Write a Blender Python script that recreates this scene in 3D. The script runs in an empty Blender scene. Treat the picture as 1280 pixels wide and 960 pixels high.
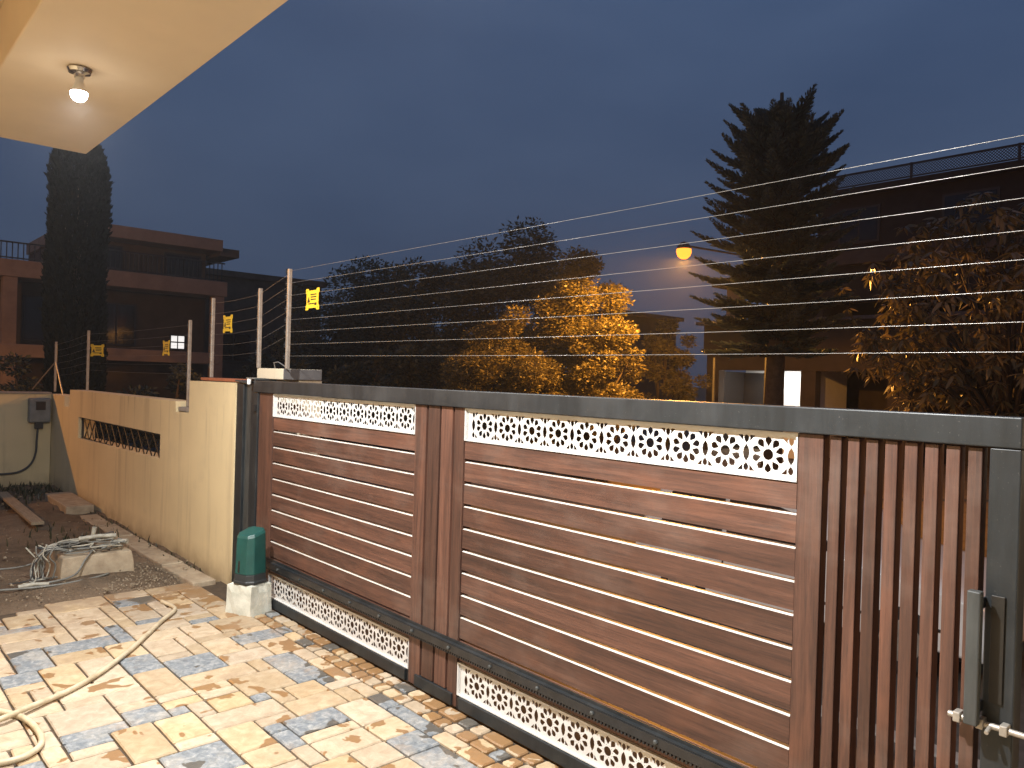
import bpy, bmesh, math, random
import numpy as np
from mathutils import Vector, Matrix, noise as mnoise

S = bpy.context.scene
COL = S.collection
R = math.radians

# ------------------------------------------------------------------ camera
cam_d = bpy.data.cameras.new('camera'); cam = bpy.data.objects.new('camera', cam_d); COL.objects.link(cam)
cam_d.sensor_width = 36.0; cam_d.lens = 36.0*961.0/1280.0; cam_d.clip_start = .05; cam_d.clip_end = 3000
CH = 1.75
def basis():
    d1 = Vector((-870, 449-480, 961)).normalized()          # gate direction in camera axes
    n = Vector((1, .030, 0)).cross(d1).normalized()
    if n.y < 0: n = -n
    X = -d1; Z = -n; Y = Z.cross(X)
    return Matrix((X, Y, Z))
BM = basis()
right, down, fwd = BM.col[0], BM.col[1], BM.col[2]
mw = Matrix.Identity(4)
for r in range(3):
    mw[r][0] = right[r]; mw[r][1] = -down[r]; mw[r][2] = -fwd[r]
mw[2][3] = CH
cam.matrix_world = mw
S.camera = cam

# ------------------------------------------------------------------ world: dusk sky
W = bpy.data.worlds.new('World'); S.world = W; W.use_nodes = True
nt = W.node_tree; nt.nodes.clear()
wo = nt.nodes.new('ShaderNodeOutputWorld'); bg = nt.nodes.new('ShaderNodeBackground')
sky = nt.nodes.new('ShaderNodeTexSky'); sky.sky_type = 'NISHITA'; sky.sun_disc = False
sky.sun_elevation = R(-2.0); sky.sun_rotation = R(200); sky.air_density = 1.0; sky.dust_density = 1.0; sky.ozone_density = 3.0
tc = nt.nodes.new('ShaderNodeTexCoord')
cl = nt.nodes.new('ShaderNodeTexNoise'); cl.inputs['Scale'].default_value = 1.8; cl.inputs['Detail'].default_value = 5; cl.inputs['Roughness'].default_value = .5
mp = nt.nodes.new('ShaderNodeMapping'); mp.inputs['Scale'].default_value = (1, 1, 2.6)
nt.links.new(tc.outputs['Generated'], mp.inputs['Vector']); nt.links.new(mp.outputs[0], cl.inputs['Vector'])
cr = nt.nodes.new('ShaderNodeValToRGB')                     # overcast dusk cloud layer
cr.color_ramp.elements[0].position = .34; cr.color_ramp.elements[0].color = (.034, .055, .105, 1)
cr.color_ramp.elements[1].position = .68; cr.color_ramp.elements[1].color = (.052, .077, .134, 1)
nt.links.new(cl.outputs['Fac'], cr.inputs[0])
sx = nt.nodes.new('ShaderNodeSeparateXYZ'); nt.links.new(tc.outputs['Generated'], sx.inputs[0])
el = nt.nodes.new('ShaderNodeValToRGB'); nt.links.new(sx.outputs[2], el.inputs[0])      # overcast dome: zenith brighter than horizon
el.color_ramp.elements[0].position = 0; el.color_ramp.elements[0].color = (.92, .88, .84, 1)
el.color_ramp.elements[1].position = .55; el.color_ramp.elements[1].color = (1.28, 1.42, 1.58, 1)
em = nt.nodes.new('ShaderNodeMixRGB'); em.blend_type = 'MULTIPLY'; em.inputs[0].default_value = 1
nt.links.new(cr.outputs[0], em.inputs[1]); nt.links.new(el.outputs[0], em.inputs[2])
mx = nt.nodes.new('ShaderNodeMixRGB'); mx.inputs[0].default_value = .94
sm = nt.nodes.new('ShaderNodeMixRGB'); sm.blend_type = 'MULTIPLY'; sm.inputs[0].default_value = 1; sm.inputs[2].default_value = (.12, .12, .12, 1)
nt.links.new(sky.outputs[0], sm.inputs[1])
nt.links.new(sm.outputs[0], mx.inputs[1]); nt.links.new(em.outputs[0], mx.inputs[2])
nt.links.new(mx.outputs[0], bg.inputs[0]); bg.inputs[1].default_value = 1.0
nt.links.new(bg.outputs[0], wo.inputs[0])

sun_d = bpy.data.lights.new('sun', 'SUN'); sun = bpy.data.objects.new('sun', sun_d); COL.objects.link(sun)
sun_d.energy = .01; sun_d.angle = R(30); sun_d.color = (.7, .8, 1); sun.rotation_euler = (R(50), 0, R(20))

S.view_settings.view_transform = 'Standard'; S.view_settings.look = 'None'
S.view_settings.exposure = 0; S.view_settings.gamma = 1
S.render.engine = 'CYCLES'
S.cycles.max_bounces = 6; S.cycles.diffuse_bounces = 4; S.cycles.sample_clamp_indirect = 6
LED_W = 178.0          # white porch bulb in view
LED2_W = 238.0         # its twin further along the beam
SODIUM_W = 3300.0      # orange street lamp across the road
SODIUM3_W = 900.0       # and the next one along the road
SODIUM2_W = 2000.0     # its neighbour beyond the side wall

# ------------------------------------------------------------------ materials
def nodes(name):
    m = bpy.data.materials.new(name); m.use_nodes = True
    return m, m.node_tree, m.node_tree.nodes['Principled BSDF']
def L(nt, a, b): nt.links.new(a, b)
def N(nt, t, **kw):
    n = nt.nodes.new(t)
    for k, v in kw.items():
        if k in n.inputs: n.inputs[k].default_value = v
        else: setattr(n, k, v)
    return n
def ramp(nt, fac, stops):
    r = N(nt, 'ShaderNodeValToRGB'); e = r.color_ramp.elements
    while len(e) < len(stops): e.new(.5)
    for q, (p, c) in zip(e, stops): q.position = p; q.color = (*c, 1) if len(c) == 3 else c
    L(nt, fac, r.inputs[0]); return r.outputs[0]
def mathn(nt, op, a, b=None, clamp=False):
    n = N(nt, 'ShaderNodeMath', operation=op); n.use_clamp = clamp
    for i, v in enumerate((a, b)):
        if v is None: continue
        if isinstance(v, (int, float)): n.inputs[i].default_value = v
        else: L(nt, v, n.inputs[i])
    return n.outputs[0]
def mixc(nt, fac, a, b, mode='MIX'):
    n = N(nt, 'ShaderNodeMixRGB', blend_type=mode)
    for i, v in ((0, fac), (1, a), (2, b)):
        if isinstance(v, (int, float)): n.inputs[i].default_value = v
        elif isinstance(v, tuple): n.inputs[i].default_value = (*v, 1)
        else: L(nt, v, n.inputs[i])
    return n.outputs[0]
def pos(nt, scale=(1,1,1), offs=None, space='world'):
    if space == 'world': g = N(nt, 'ShaderNodeNewGeometry').outputs['Position']
    else: g = N(nt, 'ShaderNodeTexCoord').outputs['Object']
    if offs is not None:
        a = N(nt, 'ShaderNodeVectorMath', operation='ADD'); L(nt, g, a.inputs[0]); L(nt, offs, a.inputs[1]); g = a.outputs[0]
    m = N(nt, 'ShaderNodeMapping'); m.inputs['Scale'].default_value = scale; L(nt, g, m.inputs['Vector']); return m.outputs[0]
def noise(nt, vec, scale, detail=4, rough=.55, dist=0):
    n = N(nt, 'ShaderNodeTexNoise', Scale=scale, Detail=detail, Roughness=rough, Distortion=dist); L(nt, vec, n.inputs['Vector']); return n.outputs['Fac']
def bump(nt, bs, h, strength=.2, dist=.01):
    b = N(nt, 'ShaderNodeBump', Strength=strength, Distance=dist); L(nt, h, b.inputs['Height']); L(nt, b.outputs[0], bs.inputs['Normal'])
def rnd(nt): return N(nt, 'ShaderNodeObjectInfo').outputs['Random']

def simple(name, c1, c2=None, rough=.6, scale=6, metal=0, bmp=.15, aniso=(1,1,1), spec=.5):
    m, t, b = nodes(name)
    c2 = c2 or tuple(x*.7 for x in c1)
    v = pos(t, aniso); f = noise(t, v, scale, 6, .6)
    L(t, ramp(t, f, [(.3, c2), (.7, c1)]), b.inputs['Base Color'])
    rr = N(t, 'ShaderNodeMapRange', **{'To Min': max(0, rough-.12), 'To Max': min(1, rough+.12)}); L(t, noise(t, v, scale*2.3, 3), rr.inputs[0]); L(t, rr.outputs[0], b.inputs['Roughness'])
    b.inputs['Metallic'].default_value = metal; b.inputs['Specular IOR Level'].default_value = spec
    if bmp: bump(t, b, noise(t, v, scale*8, 4), bmp, .004)
    return m
def emit(name, col, strength):
    m, t, b = nodes(name); b.inputs['Base Color'].default_value = (*col, 1)
    b.inputs['Emission Color'].default_value = (*col, 1); b.inputs['Emission Strength'].default_value = strength
    return m

def wood_mat(name, horizontal=True):
    m, t, b = nodes(name)
    off = N(t, 'ShaderNodeCombineXYZ'); r = rnd(t)
    L(t, mathn(t, 'MULTIPLY', r, 37.0), off.inputs[0]); L(t, mathn(t, 'MULTIPLY', r, 91.0), off.inputs[2])
    sc = (1.1, 20, 26) if horizontal else (26, 20, 1.1)
    v = pos(t, sc, off.outputs[0])
    g = noise(t, v, 1.0, 9, .74, .5); g2 = noise(t, v, 4.5, 5, .75)
    blot = noise(t, pos(t, (2.2, 2, 5) if horizontal else (5, 2, 2.2), off.outputs[0]), 1.2, 3)
    c = ramp(t, g, [(.30, (.030, .0145, .0105)), (.46, (.074, .0335, .0225)), (.60, (.110, .051, .034)), (.74, (.165, .083, .054))])
    c = mixc(t, ramp(t, g2, [(.46, (0,0,0)), (.70, (.72,.72,.72))]), c, (.032, .017, .013))
    c = mixc(t, ramp(t, blot, [(.54, (0,0,0)), (.80, (.5,.5,.5))]), c, (.165, .066, .036))
    hv = N(t, 'ShaderNodeHueSaturation'); L(t, c, hv.inputs['Color']); L(t, mathn(t, 'ADD', mathn(t, 'MULTIPLY', r, .7), .68), hv.inputs['Value'])
    dust = noise(t, pos(t, (1.3,1,2.1)), 1.7, 6, .65)
    c = mixc(t, ramp(t, dust, [(.5, (0,0,0)), (.8, (.34,.34,.34))]), hv.outputs[0], (.20, .155, .13))
    L(t, c, b.inputs['Base Color'])
    L(t, mathn(t, 'ADD', mathn(t, 'MULTIPLY', g2, .3), .36), b.inputs['Roughness'])
    bump(t, b, g2, .22, .003)
    return m

def wall_paint(name, c, dirt=(.30, .24, .15), stain=.55):
    m, t, b = nodes(name)
    v = pos(t); big = noise(t, v, .9, 5, .6); streak = noise(t, pos(t, (5.5, 5.5, .42)), 1.0, 5, .62)
    base = ramp(t, big, [(.3, tuple(x*.84 for x in c)), (.7, c)])
    base = mixc(t, mathn(t, 'MULTIPLY', ramp(t, streak, [(.53, (0,0,0)), (.74, (1,1,1))]), stain), base, dirt)
    sep = N(t, 'ShaderNodeSeparateXYZ'); L(t, v, sep.inputs[0])
    lo = mathn(t, 'SUBTRACT', 1.0, mathn(t, 'MULTIPLY', mathn(t, 'SUBTRACT', sep.outputs[2], 0.0), 4.5), True)      # splash dirt at the foot
    lo = mathn(t, 'MULTIPLY', lo, ramp(t, noise(t, v, 5, 5), [(.3, (.2,.2,.2)), (.7, (1,1,1))]))
    base = mixc(t, mathn(t, 'MULTIPLY', lo, .75), base, (.20, .13, .07))
    if stain > .4:
        run = noise(t, pos(t, (14, 14, .9)), 1.0, 4, .6); hi = mathn(t, 'MULTIPLY', mathn(t, 'SUBTRACT', sep.outputs[2], .75), 1.6, True)
        base = mixc(t, mathn(t, 'MULTIPLY', ramp(t, run, [(.60, (0,0,0)), (.70, (.5,.5,.5))]), hi), base, (.24, .19, .13))
        blot = noise(t, v, 2.4, 7, .7); base = mixc(t, ramp(t, blot, [(.56, (0,0,0)), (.72, (.28,.28,.28))]), base, (.40, .34, .23))
    L(t, base, b.inputs['Base Color']); b.inputs['Roughness'].default_value = .78
    bump(t, b, noise(t, v, 90, 3, .7), .25, .003)
    return m

def paver_mat(name, blue):
    m, t, b = nodes(name); r = rnd(t)
    off = N(t, 'ShaderNodeCombineXYZ'); L(t, mathn(t, 'MULTIPLY', r, 53.0), off.inputs[0]); L(t, mathn(t, 'MULTIPLY', r, 29.0), off.inputs[1])
    v = pos(t, (1,1,1), off.outputs[0]); vw = pos(t)
    a = noise(t, v, 26 if blue else 15, 7, .68, .6); f = noise(t, v, 90, 4, .7)
    if blue:
        c = ramp(t, a, [(.34, (.115, .135, .150)), (.5, (.215, .235, .245)), (.64, (.38, .385, .375))])
        c = mixc(t, ramp(t, noise(t, v, 34, 3, .6, 1.2), [(.42, (0,0,0)), (.6, (.4,.4,.4))]), c, (.165, .195, .235))
        wetc = (.085, .075, .06)
    else:
        c = ramp(t, a, [(.3, (.325, .235, .135)), (.5, (.425, .32, .195)), (.7, (.52, .415, .275))])
        hs = N(t, 'ShaderNodeHueSaturation'); L(t, c, hs.inputs['Color']); L(t, mathn(t, 'ADD', mathn(t, 'MULTIPLY', r, .36), .80), hs.inputs['Value'])
        L(t, mathn(t, 'ADD', mathn(t, 'MULTIPLY', mathn(t, 'FRACT', mathn(t, 'MULTIPLY', r, 17.3)), .4), .72), hs.inputs['Saturation'])
        c = hs.outputs[0]; wetc = (.235, .125, .048)
    c = mixc(t, mathn(t, 'MULTIPLY', f, .35), c, tuple(x*.55 for x in wetc) if blue else (.30, .22, .13))
    # dried pale cement film
    film = noise(t, vw, 3.1, 6, .66)
    c = mixc(t, ramp(t, film, [(.50, (0,0,0)), (.68, (.34,.34,.34))]), c, (.52, .45, .345))
    # damp patches, each with its own outline, stopping at the joints; more of them along the gate and by the plinth
    sep = N(t, 'ShaderNodeSeparateXYZ'); L(t, vw, sep.inputs[0])
    near = N(t, 'ShaderNodeMapRange', **{'From Min': 2.12, 'From Max': 2.52, 'To Min': 0, 'To Max': .15}); near.clamp = True; L(t, sep.outputs[1], near.inputs[0])
    far = N(t, 'ShaderNodeMapRange', **{'From Min': -5.35, 'From Max': -6.25, 'To Min': 0, 'To Max': .16}); far.clamp = True; L(t, sep.outputs[0], far.inputs[0])
    yy = N(t, 'ShaderNodeMapRange', **{'From Min': 1.45, 'From Max': 2.1, 'To Min': 0, 'To Max': 1}); yy.clamp = True; L(t, sep.outputs[1], yy.inputs[0])
    wn = noise(t, v, 5.2, 3, .5, .35)
    wn = mathn(t, 'ADD', wn, mathn(t, 'ADD', near.outputs[0], mathn(t, 'MULTIPLY', far.outputs[0], yy.outputs[0])))
    wet = ramp(t, wn, [(.612, (0,0,0)), (.622, (1,1,1))])
    c = mixc(t, mathn(t, 'MULTIPLY', wet, .88), c, wetc)
    # trodden soil at the unfinished edge
    soil = mathn(t, 'ADD', noise(t, vw, 4.0, 6, .6), mathn(t, 'MULTIPLY', far.outputs[0], .9))
    c = mixc(t, ramp(t, soil, [(.58, (0,0,0)), (.74, (.7,.7,.7))]), c, (.30, .215, .14))
    L(t, c, b.inputs['Base Color'])
    L(t, mathn(t, 'SUBTRACT', .78, mathn(t, 'MULTIPLY', wet, .42)), b.inputs['Roughness'])
    hgt = mathn(t, 'ADD', a, mathn(t, 'MULTIPLY', f, .5))
    bump(t, b, hgt, .45 if blue else .3, .006)
    return m

def leaf_mat(name, c1, c2, trans=.25, rough=.5):
    m, t, b = nodes(name)
    ri = N(t, 'ShaderNodeNewGeometry').outputs['Random Per Island']
    c = ramp(t, ri, [(0, c1), (1, c2)])
    L(t, c, b.inputs['Base Color']); b.inputs['Roughness'].default_value = rough; b.inputs['Specular IOR Level'].default_value = .5 if rough < .9 else .1
    tr = N(t, 'ShaderNodeBsdfTranslucent'); L(t, c, tr.inputs[0])
    mxs = N(t, 'ShaderNodeMixShader'); mxs.inputs[0].default_value = trans
    L(t, b.outputs[0], mxs.inputs[1]); L(t, tr.outputs[0], mxs.inputs[2])
    L(t, mxs.outputs[0], t.nodes['Material Output'].inputs[0])
    return m

def steel_mat(name, c1, c2, rough=.45):
    m, t, b = nodes(name)
    v = pos(t); a = noise(t, pos(t, (9, 9, 1.2)), 2.0, 6, .65); d = noise(t, v, 3.0, 6, .6); sp = noise(t, v, 160, 2, .5)
    c = ramp(t, a, [(.3, c2), (.72, c1)])
    c = mixc(t, ramp(t, d, [(.5, (0,0,0)), (.8, (.30,.30,.30))]), c, (.085, .085, .082))
    c = mixc(t, ramp(t, sp, [(.70, (0,0,0)), (.76, (.35,.35,.35))]), c, (.15, .14, .13))
    L(t, c, b.inputs['Base Color']); b.inputs['Metallic'].default_value = .15
    L(t, mathn(t, 'ADD', mathn(t, 'MULTIPLY', d, .35), rough-.15), b.inputs['Roughness'])
    bump(t, b, noise(t, v, 60, 4), .12, .003)
    return m

def soil_mat():
    m, t, b = nodes('damp_brown_soil'); v = pos(t)
    big = noise(t, v, 1.1, 5, .6); mid = noise(t, v, 6, 6, .7); fine = noise(t, v, 45, 4, .7)
    c = ramp(t, mid, [(.3, (.075, .050, .030)), (.5, (.155, .104, .062)), (.72, (.25, .178, .112))])
    c = mixc(t, ramp(t, big, [(.42, (0,0,0)), (.62, (.65,.65,.65))]), c, (.32, .235, .155))           # dry dusty crust
    c = mixc(t, mathn(t, 'MULTIPLY', fine, .5), c, (.05, .034, .02))
    L(t, c, b.inputs['Base Color']); b.inputs['Roughness'].default_value = .9
    bump(t, b, mathn(t, 'ADD', mathn(t, 'MULTIPLY', mid, 1.5), fine), 1.0, .03)
    return m
M = dict(
    wood_h=wood_mat('wood_stain_horizontal', True), wood_v=wood_mat('wood_stain_vertical', False),
    slat_top=simple('bare_slat_edge', (.60, .57, .52), (.42, .40, .36), .5, 9, bmp=.1),
    steel=steel_mat('charcoal_steel', (.021, .026, .030), (.009, .012, .014)),
    steel_pale=steel_mat('weathered_grey_steel', (.075, .083, .082), (.026, .030, .031)),
    black=simple('black_greased_steel', (.022, .022, .023), (.010, .010, .010), .35, 14, bmp=.3),
    filigree=simple('white_powder_coat', (.62, .62, .605), (.53, .525, .51), .4, 3, bmp=.04),
    wall=wall_paint('cream_wall_paint', (.74, .62, .375)),
    pillar=wall_paint('pale_cream_plaster', (.70, .62, .46), stain=.3),
    cement=simple('raw_cement', (.34, .32, .29), (.23, .21, .19), .85, 9, bmp=.4),
    soffit=wall_paint('peach_soffit_paint', (.82, .66, .455), stain=.0),
    plinth=simple('chalky_white_concrete', (.66, .66, .58), (.44, .45, .38), .85, 12, bmp=.6),
    concrete=simple('dusty_concrete', (.42, .35, .25), (.26, .20, .135), .9, 9, bmp=.6),
    motor=simple('green_plastic', (.010, .075, .064), (.007, .052, .046), .42, 12, bmp=.12),
    motor_base=simple('dark_grey_plastic', (.028, .033, .035), (.018, .02, .022), .45, 12),
    paver=paver_mat('beige_stone_paver', False), paver_blue=paver_mat('blue_grey_stone_paver', True),
    bed=simple('wet_joint_sand', (.085, .058, .034), (.040, .028, .018), .85, 16, bmp=.5),
    soil=soil_mat(),
    pebble=simple('pale_gravel', (.34, .28, .20), (.17, .125, .08), .8, 30),
    hose=simple('cream_hose_rubber', (.60, .52, .37), (.36, .28, .17), .5, 9, bmp=.15),
    conduit=simple('pale_conduit_plastic', (.46, .45, .38), (.26, .24, .19), .6, 20),
    cable_grey=simple('grey_cable', (.20, .205, .19), (.11, .105, .09), .5, 14),
    cable_dark=simple('dark_cable', (.05, .052, .055), None, .5, 14),
    meter=simple('grey_meter_box', (.23, .235, .225), (.14, .145, .14), .5, 9),
    dark=simple('dark_plastic', (.02, .021, .023), None, .4, 9),
    timber=simple('weathered_plank', (.36, .29, .20), (.20, .155, .10), .8, 6, aniso=(1, 12, 12), bmp=.4),
    terracotta=simple('terracotta', (.42, .135, .055), (.27, .085, .04), .8, 14, bmp=.3),
    galv=simple('galvanised_steel', (.46, .43, .38), (.30, .28, .25), .42, 20, metal=.5),
    wire=simple('fence_wire', (.42, .41, .39), None, .35, 9, metal=.6, bmp=0),
    insul=simple('black_insulator', (.025, .027, .03), None, .35, 9),
    yellow=simple('yellow_sign', (.80, .53, .03), (.70, .45, .02), .45, 9, bmp=0),
    ink=simple('black_ink', (.015, .013, .01), None, .5, 9, bmp=0),
    chrome=simple('chrome', (.75, .75, .75), (.6, .6, .6), .14, 5, metal=1, bmp=0),
    bulb_white=simple('white_bulb_body', (.85, .85, .84), None, .35, 5, bmp=0),
    led=emit('lit_led_dome', (1, .98, .96), 40), sodium=emit('lit_sodium_lens', (1, .27, .028), 2.7),
    tube=emit('lit_tube_light', (1, .98, .95), 9), pane_lit=emit('lit_window_pane', (1, 1, .97), .9),
    house_band=simple('salmon_parapet_paint', (.32, .225, .16), (.23, .16, .115), .85, 2, bmp=.2),
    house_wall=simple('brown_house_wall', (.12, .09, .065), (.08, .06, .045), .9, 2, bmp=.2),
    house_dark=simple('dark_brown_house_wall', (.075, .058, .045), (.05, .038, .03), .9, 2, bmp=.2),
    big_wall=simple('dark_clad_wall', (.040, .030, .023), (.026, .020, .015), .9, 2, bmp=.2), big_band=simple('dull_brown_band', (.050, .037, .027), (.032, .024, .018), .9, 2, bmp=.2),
    cement_and_cap_shade=simple('cement_and_cap_shade', (.13, .125, .125), (.09, .085, .085), .9, 8, bmp=.3),
    house_white=simple('white_porch_wall', (.80, .80, .78), (.72, .72, .70), .8, 2),
    rail=simple('black_railing', (.025, .025, .028), None, .5, 8),
    glass=simple('dark_glass', (.018, .020, .024), None, .08, 4, bmp=0),
    asphalt=simple('worn_asphalt', (.085, .078, .068), (.045, .042, .038), .85, 7, bmp=.6),
    verge=simple('street_earth', (.16, .11, .065), (.08, .06, .035), .92, 2.2, bmp=.8),
    kerb=simple('kerb_concrete', (.32, .30, .27), (.22, .20, .18), .85, 6, bmp=.4),
    bark=simple('bark', (.10, .072, .048), (.05, .036, .025), .9, 12, bmp=.8),
    pole=simple('galvanised_pole', (.10, .10, .095), (.06, .06, .058), .5, 8, metal=.4),
    car=simple('white_car_paint', (.78, .77, .74), (.74, .73, .70), .22, 2, bmp=0),
    tyre=simple('tyre_rubber', (.022, .022, .022), None, .8, 20),
    tail=simple('red_lamp_glass', (.35, .012, .01), None, .15, 9, bmp=0),
    lf_dark=leaf_mat('dark_leaf', (.045, .055, .030), (.115, .12, .06)),
    lf_mid=leaf_mat('olive_leaf', (.09, .085, .025), (.24, .19, .06)),
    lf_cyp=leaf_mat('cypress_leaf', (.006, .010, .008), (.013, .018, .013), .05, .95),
    lf_ara=leaf_mat('araucaria_leaf', (.060, .085, .075), (.11, .135, .115), .15),
    lf_mango=leaf_mat('long_glossy_leaf', (.09, .085, .045), (.24, .18, .09), .25, .35),
    grass=leaf_mat('weed_leaf', (.02, .026, .012), (.06, .06, .026)),
)

# ------------------------------------------------------------------ mesh helpers
ORIG = {}
class MB:
    def __init__(s): s.v = []; s.f = []; s.m = []
    def add(s, vs, fs, mi=0):
        o = len(s.v); s.v += [tuple(p) for p in vs]
        for f in fs: s.f.append(tuple(i+o for i in f)); s.m.append(mi)
        return s
    def box(s, x0, x1, y0, y1, z0, z1, mi=0, top=None):
        vs = [(x0,y0,z0),(x1,y0,z0),(x1,y1,z0),(x0,y1,z0),(x0,y0,z1),(x1,y0,z1),(x1,y1,z1),(x0,y1,z1)]
        fs = [(0,3,2,1),(4,5,6,7),(0,1,5,4),(1,2,6,5),(2,3,7,6),(3,0,4,7)]
        o = len(s.v); s.v += vs
        for k, f in enumerate(fs): s.f.append(tuple(i+o for i in f)); s.m.append(top if (top is not None and k == 1) else mi)
        return s
    def obox(s, c, u, v, w, mi=0):          # centre and three half-axis vectors
        c, u, v, w = map(Vector, (c, u, v, w))
        vs = [c-u-v-w, c+u-v-w, c+u+v-w, c-u+v-w, c-u-v+w, c+u-v+w, c+u+v+w, c-u+v+w]
        return s.add(vs, [(0,3,2,1),(4,5,6,7),(0,1,5,4),(1,2,6,5),(2,3,7,6),(3,0,4,7)], mi)
    def tube(s, pts, rad, n=8, mi=0, cap=True):
        pts = [Vector(p) for p in pts]; k = len(pts)
        rad = rad if isinstance(rad, (list, tuple)) else [rad]*k
        o = len(s.v); a = None
        for i, p in enumerate(pts):
            d = (pts[min(i+1, k-1)]-pts[max(i-1, 0)]).normalized()
            if a is None: a = d.orthogonal().normalized()
            else:
                a = a-d*a.dot(d)
                a = a.normalized() if a.length > 1e-6 else d.orthogonal().normalized()
            b = d.cross(a)
            for q in range(n):
                t = 2*math.pi*q/n; s.v.append(tuple(p+(a*math.cos(t)+b*math.sin(t))*rad[i]))
        for i in range(k-1):
            for q in range(n):
                s.f.append((o+i*n+q, o+i*n+(q+1)%n, o+(i+1)*n+(q+1)%n, o+(i+1)*n+q)); s.m.append(mi)
        if cap:
            s.f.append(tuple(o+q for q in reversed(range(n)))); s.m.append(mi)
            s.f.append(tuple(o+(k-1)*n+q for q in range(n))); s.m.append(mi)
        return s
    def lathe(s, prof, n=20, c=(0,0,0), mi=0):
        o = len(s.v)
        for r, z in prof:
            for q in range(n):
                t = 2*math.pi*q/n; s.v.append((c[0]+r*math.cos(t), c[1]+r*math.sin(t), c[2]+z))
        for i in range(len(prof)-1):
            for q in range(n):
                s.f.append((o+i*n+q, o+i*n+(q+1)%n, o+(i+1)*n+(q+1)%n, o+(i+1)*n+q)); s.m.append(mi)
        s.f.append(tuple(o+q for q in reversed(range(n)))); s.m.append(mi)
        s.f.append(tuple(o+(len(prof)-1)*n+q for q in range(n))); s.m.append(mi)
        return s
    def loft(s, loops, mi=0):
        n = len(loops[0]); o = len(s.v)
        for lp in loops: s.v += [tuple(p) for p in lp]
        for i in range(len(loops)-1):
            for q in range(n):
                s.f.append((o+i*n+q, o+i*n+(q+1)%n, o+(i+1)*n+(q+1)%n, o+(i+1)*n+q)); s.m.append(mi)
        s.f.append(tuple(o+q for q in reversed(range(n)))); s.m.append(mi)
        s.f.append(tuple(o+(len(loops)-1)*n+q for q in range(n))); s.m.append(mi)
        return s
    def mesh(s, name, mats, org=(0,0,0), fix=True):
        me = bpy.data.meshes.new(name)
        vs = [(x-org[0], y-org[1], z-org[2]) for x, y, z in s.v]
        me.from_pydata(vs, [], s.f)
        for m in (mats if isinstance(mats, (list, tuple)) else [mats]): me.materials.append(m)
        me.polygons.foreach_set('material_index', s.m)
        if fix:
            bm = bmesh.new(); bm.from_mesh(me); bmesh.ops.recalc_face_normals(bm, faces=bm.faces); bm.to_mesh(me); bm.free()
        me.update(); return me
    def build(s, name, mats, parent=None, bevel=0, smooth=False, org=None, fix=True):
        base = ORIG.get(parent.name, (0,0,0)) if parent else (0,0,0)
        o3 = org if org is not None else base
        me = s.mesh(name, mats, o3, fix)
        return link(name, me, parent, (o3[0]-base[0], o3[1]-base[1], o3[2]-base[2]), bevel, smooth, world=o3)
def link(name, me, parent=None, loc=(0,0,0), bevel=0, smooth=False, world=None):
    o = bpy.data.objects.new(name, me); COL.objects.link(o); o.location = loc
    if parent: o.parent = parent
    ORIG[o.name] = tuple(world) if world is not None else tuple(loc)
    if bevel:
        b = o.modifiers.new('bevel', 'BEVEL'); b.width = bevel; b.segments = 2; b.limit_method = 'ANGLE'; b.angle_limit = R(40)
    if smooth:
        for p in me.polygons: p.use_smooth = True
        if smooth == 'auto': me.set_sharp_from_angle(angle=R(38))
    return o
def tag(o, label=None, cat=None, group=None, kind=None):
    if label: o['label'] = label
    if cat: o['category'] = cat
    if group: o['group'] = group
    if kind: o['kind'] = kind
    return o
def thing(name, loc, label, cat, group=None):
    e = bpy.data.objects.new(name, None); COL.objects.link(e); e.location = loc; e.empty_display_size = .2
    ORIG[e.name] = tuple(loc); return tag(e, label, cat, group)
def struct(name, mb, m, **k): return tag(mb.build(name, m, **k), kind='structure')
def copy_tree(o, parent=None):
    c = o.copy(); COL.objects.link(c)
    if parent: c.parent = parent
    for ch in o.children: copy_tree(ch, c)
    return c
def plate(outer, holes, y0, y1):
    """upright plate (x,z outline with holes) of real thickness between y0 and y1, as MB"""
    cu = bpy.data.curves.new('tmp', 'CURVE'); cu.dimensions = '2D'; cu.fill_mode = 'BOTH'; cu.extrude = abs(y1-y0)/2
    for poly in [outer]+holes:
        sp = cu.splines.new('POLY'); sp.points.add(len(poly)-1); sp.use_cyclic_u = True
        for p, (x, z) in zip(sp.points, poly): p.co = (x, z, 0, 1)
    ob = bpy.data.objects.new('tmp', cu); me = bpy.data.meshes.new_from_object(ob)
    bm = bmesh.new(); bm.from_mesh(me); bmesh.ops.remove_doubles(bm, verts=bm.verts, dist=1e-5)
    bm.verts.ensure_lookup_table(); yc = (y0+y1)/2
    mb = MB(); mb.v = [(v.co.x, yc+v.co.z, v.co.y) for v in bm.verts]; mb.f = [tuple(v.index for v in f.verts) for f in bm.faces]; mb.m = [0]*len(mb.f)
    bm.free(); bpy.data.objects.remove(ob); bpy.data.curves.remove(cu); bpy.data.meshes.remove(me)
    return mb
def proj(x, y, z):
    p = Vector((x, y, z-CH)); d = p.dot(fwd)
    if d <= .05: return None
    return 640+961*p.dot(right)/d, 480+961*p.dot(down)/d
def px(x, y, d):                           # a point at a given depth, used once here to lay the far places out
    p = (right*((x-640)/961)+down*((y-480)/961)+fwd)*d
    return Vector((p.x, p.y, p.z+CH))

GZ = -.75                                   # the street lies lower than the yard
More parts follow.
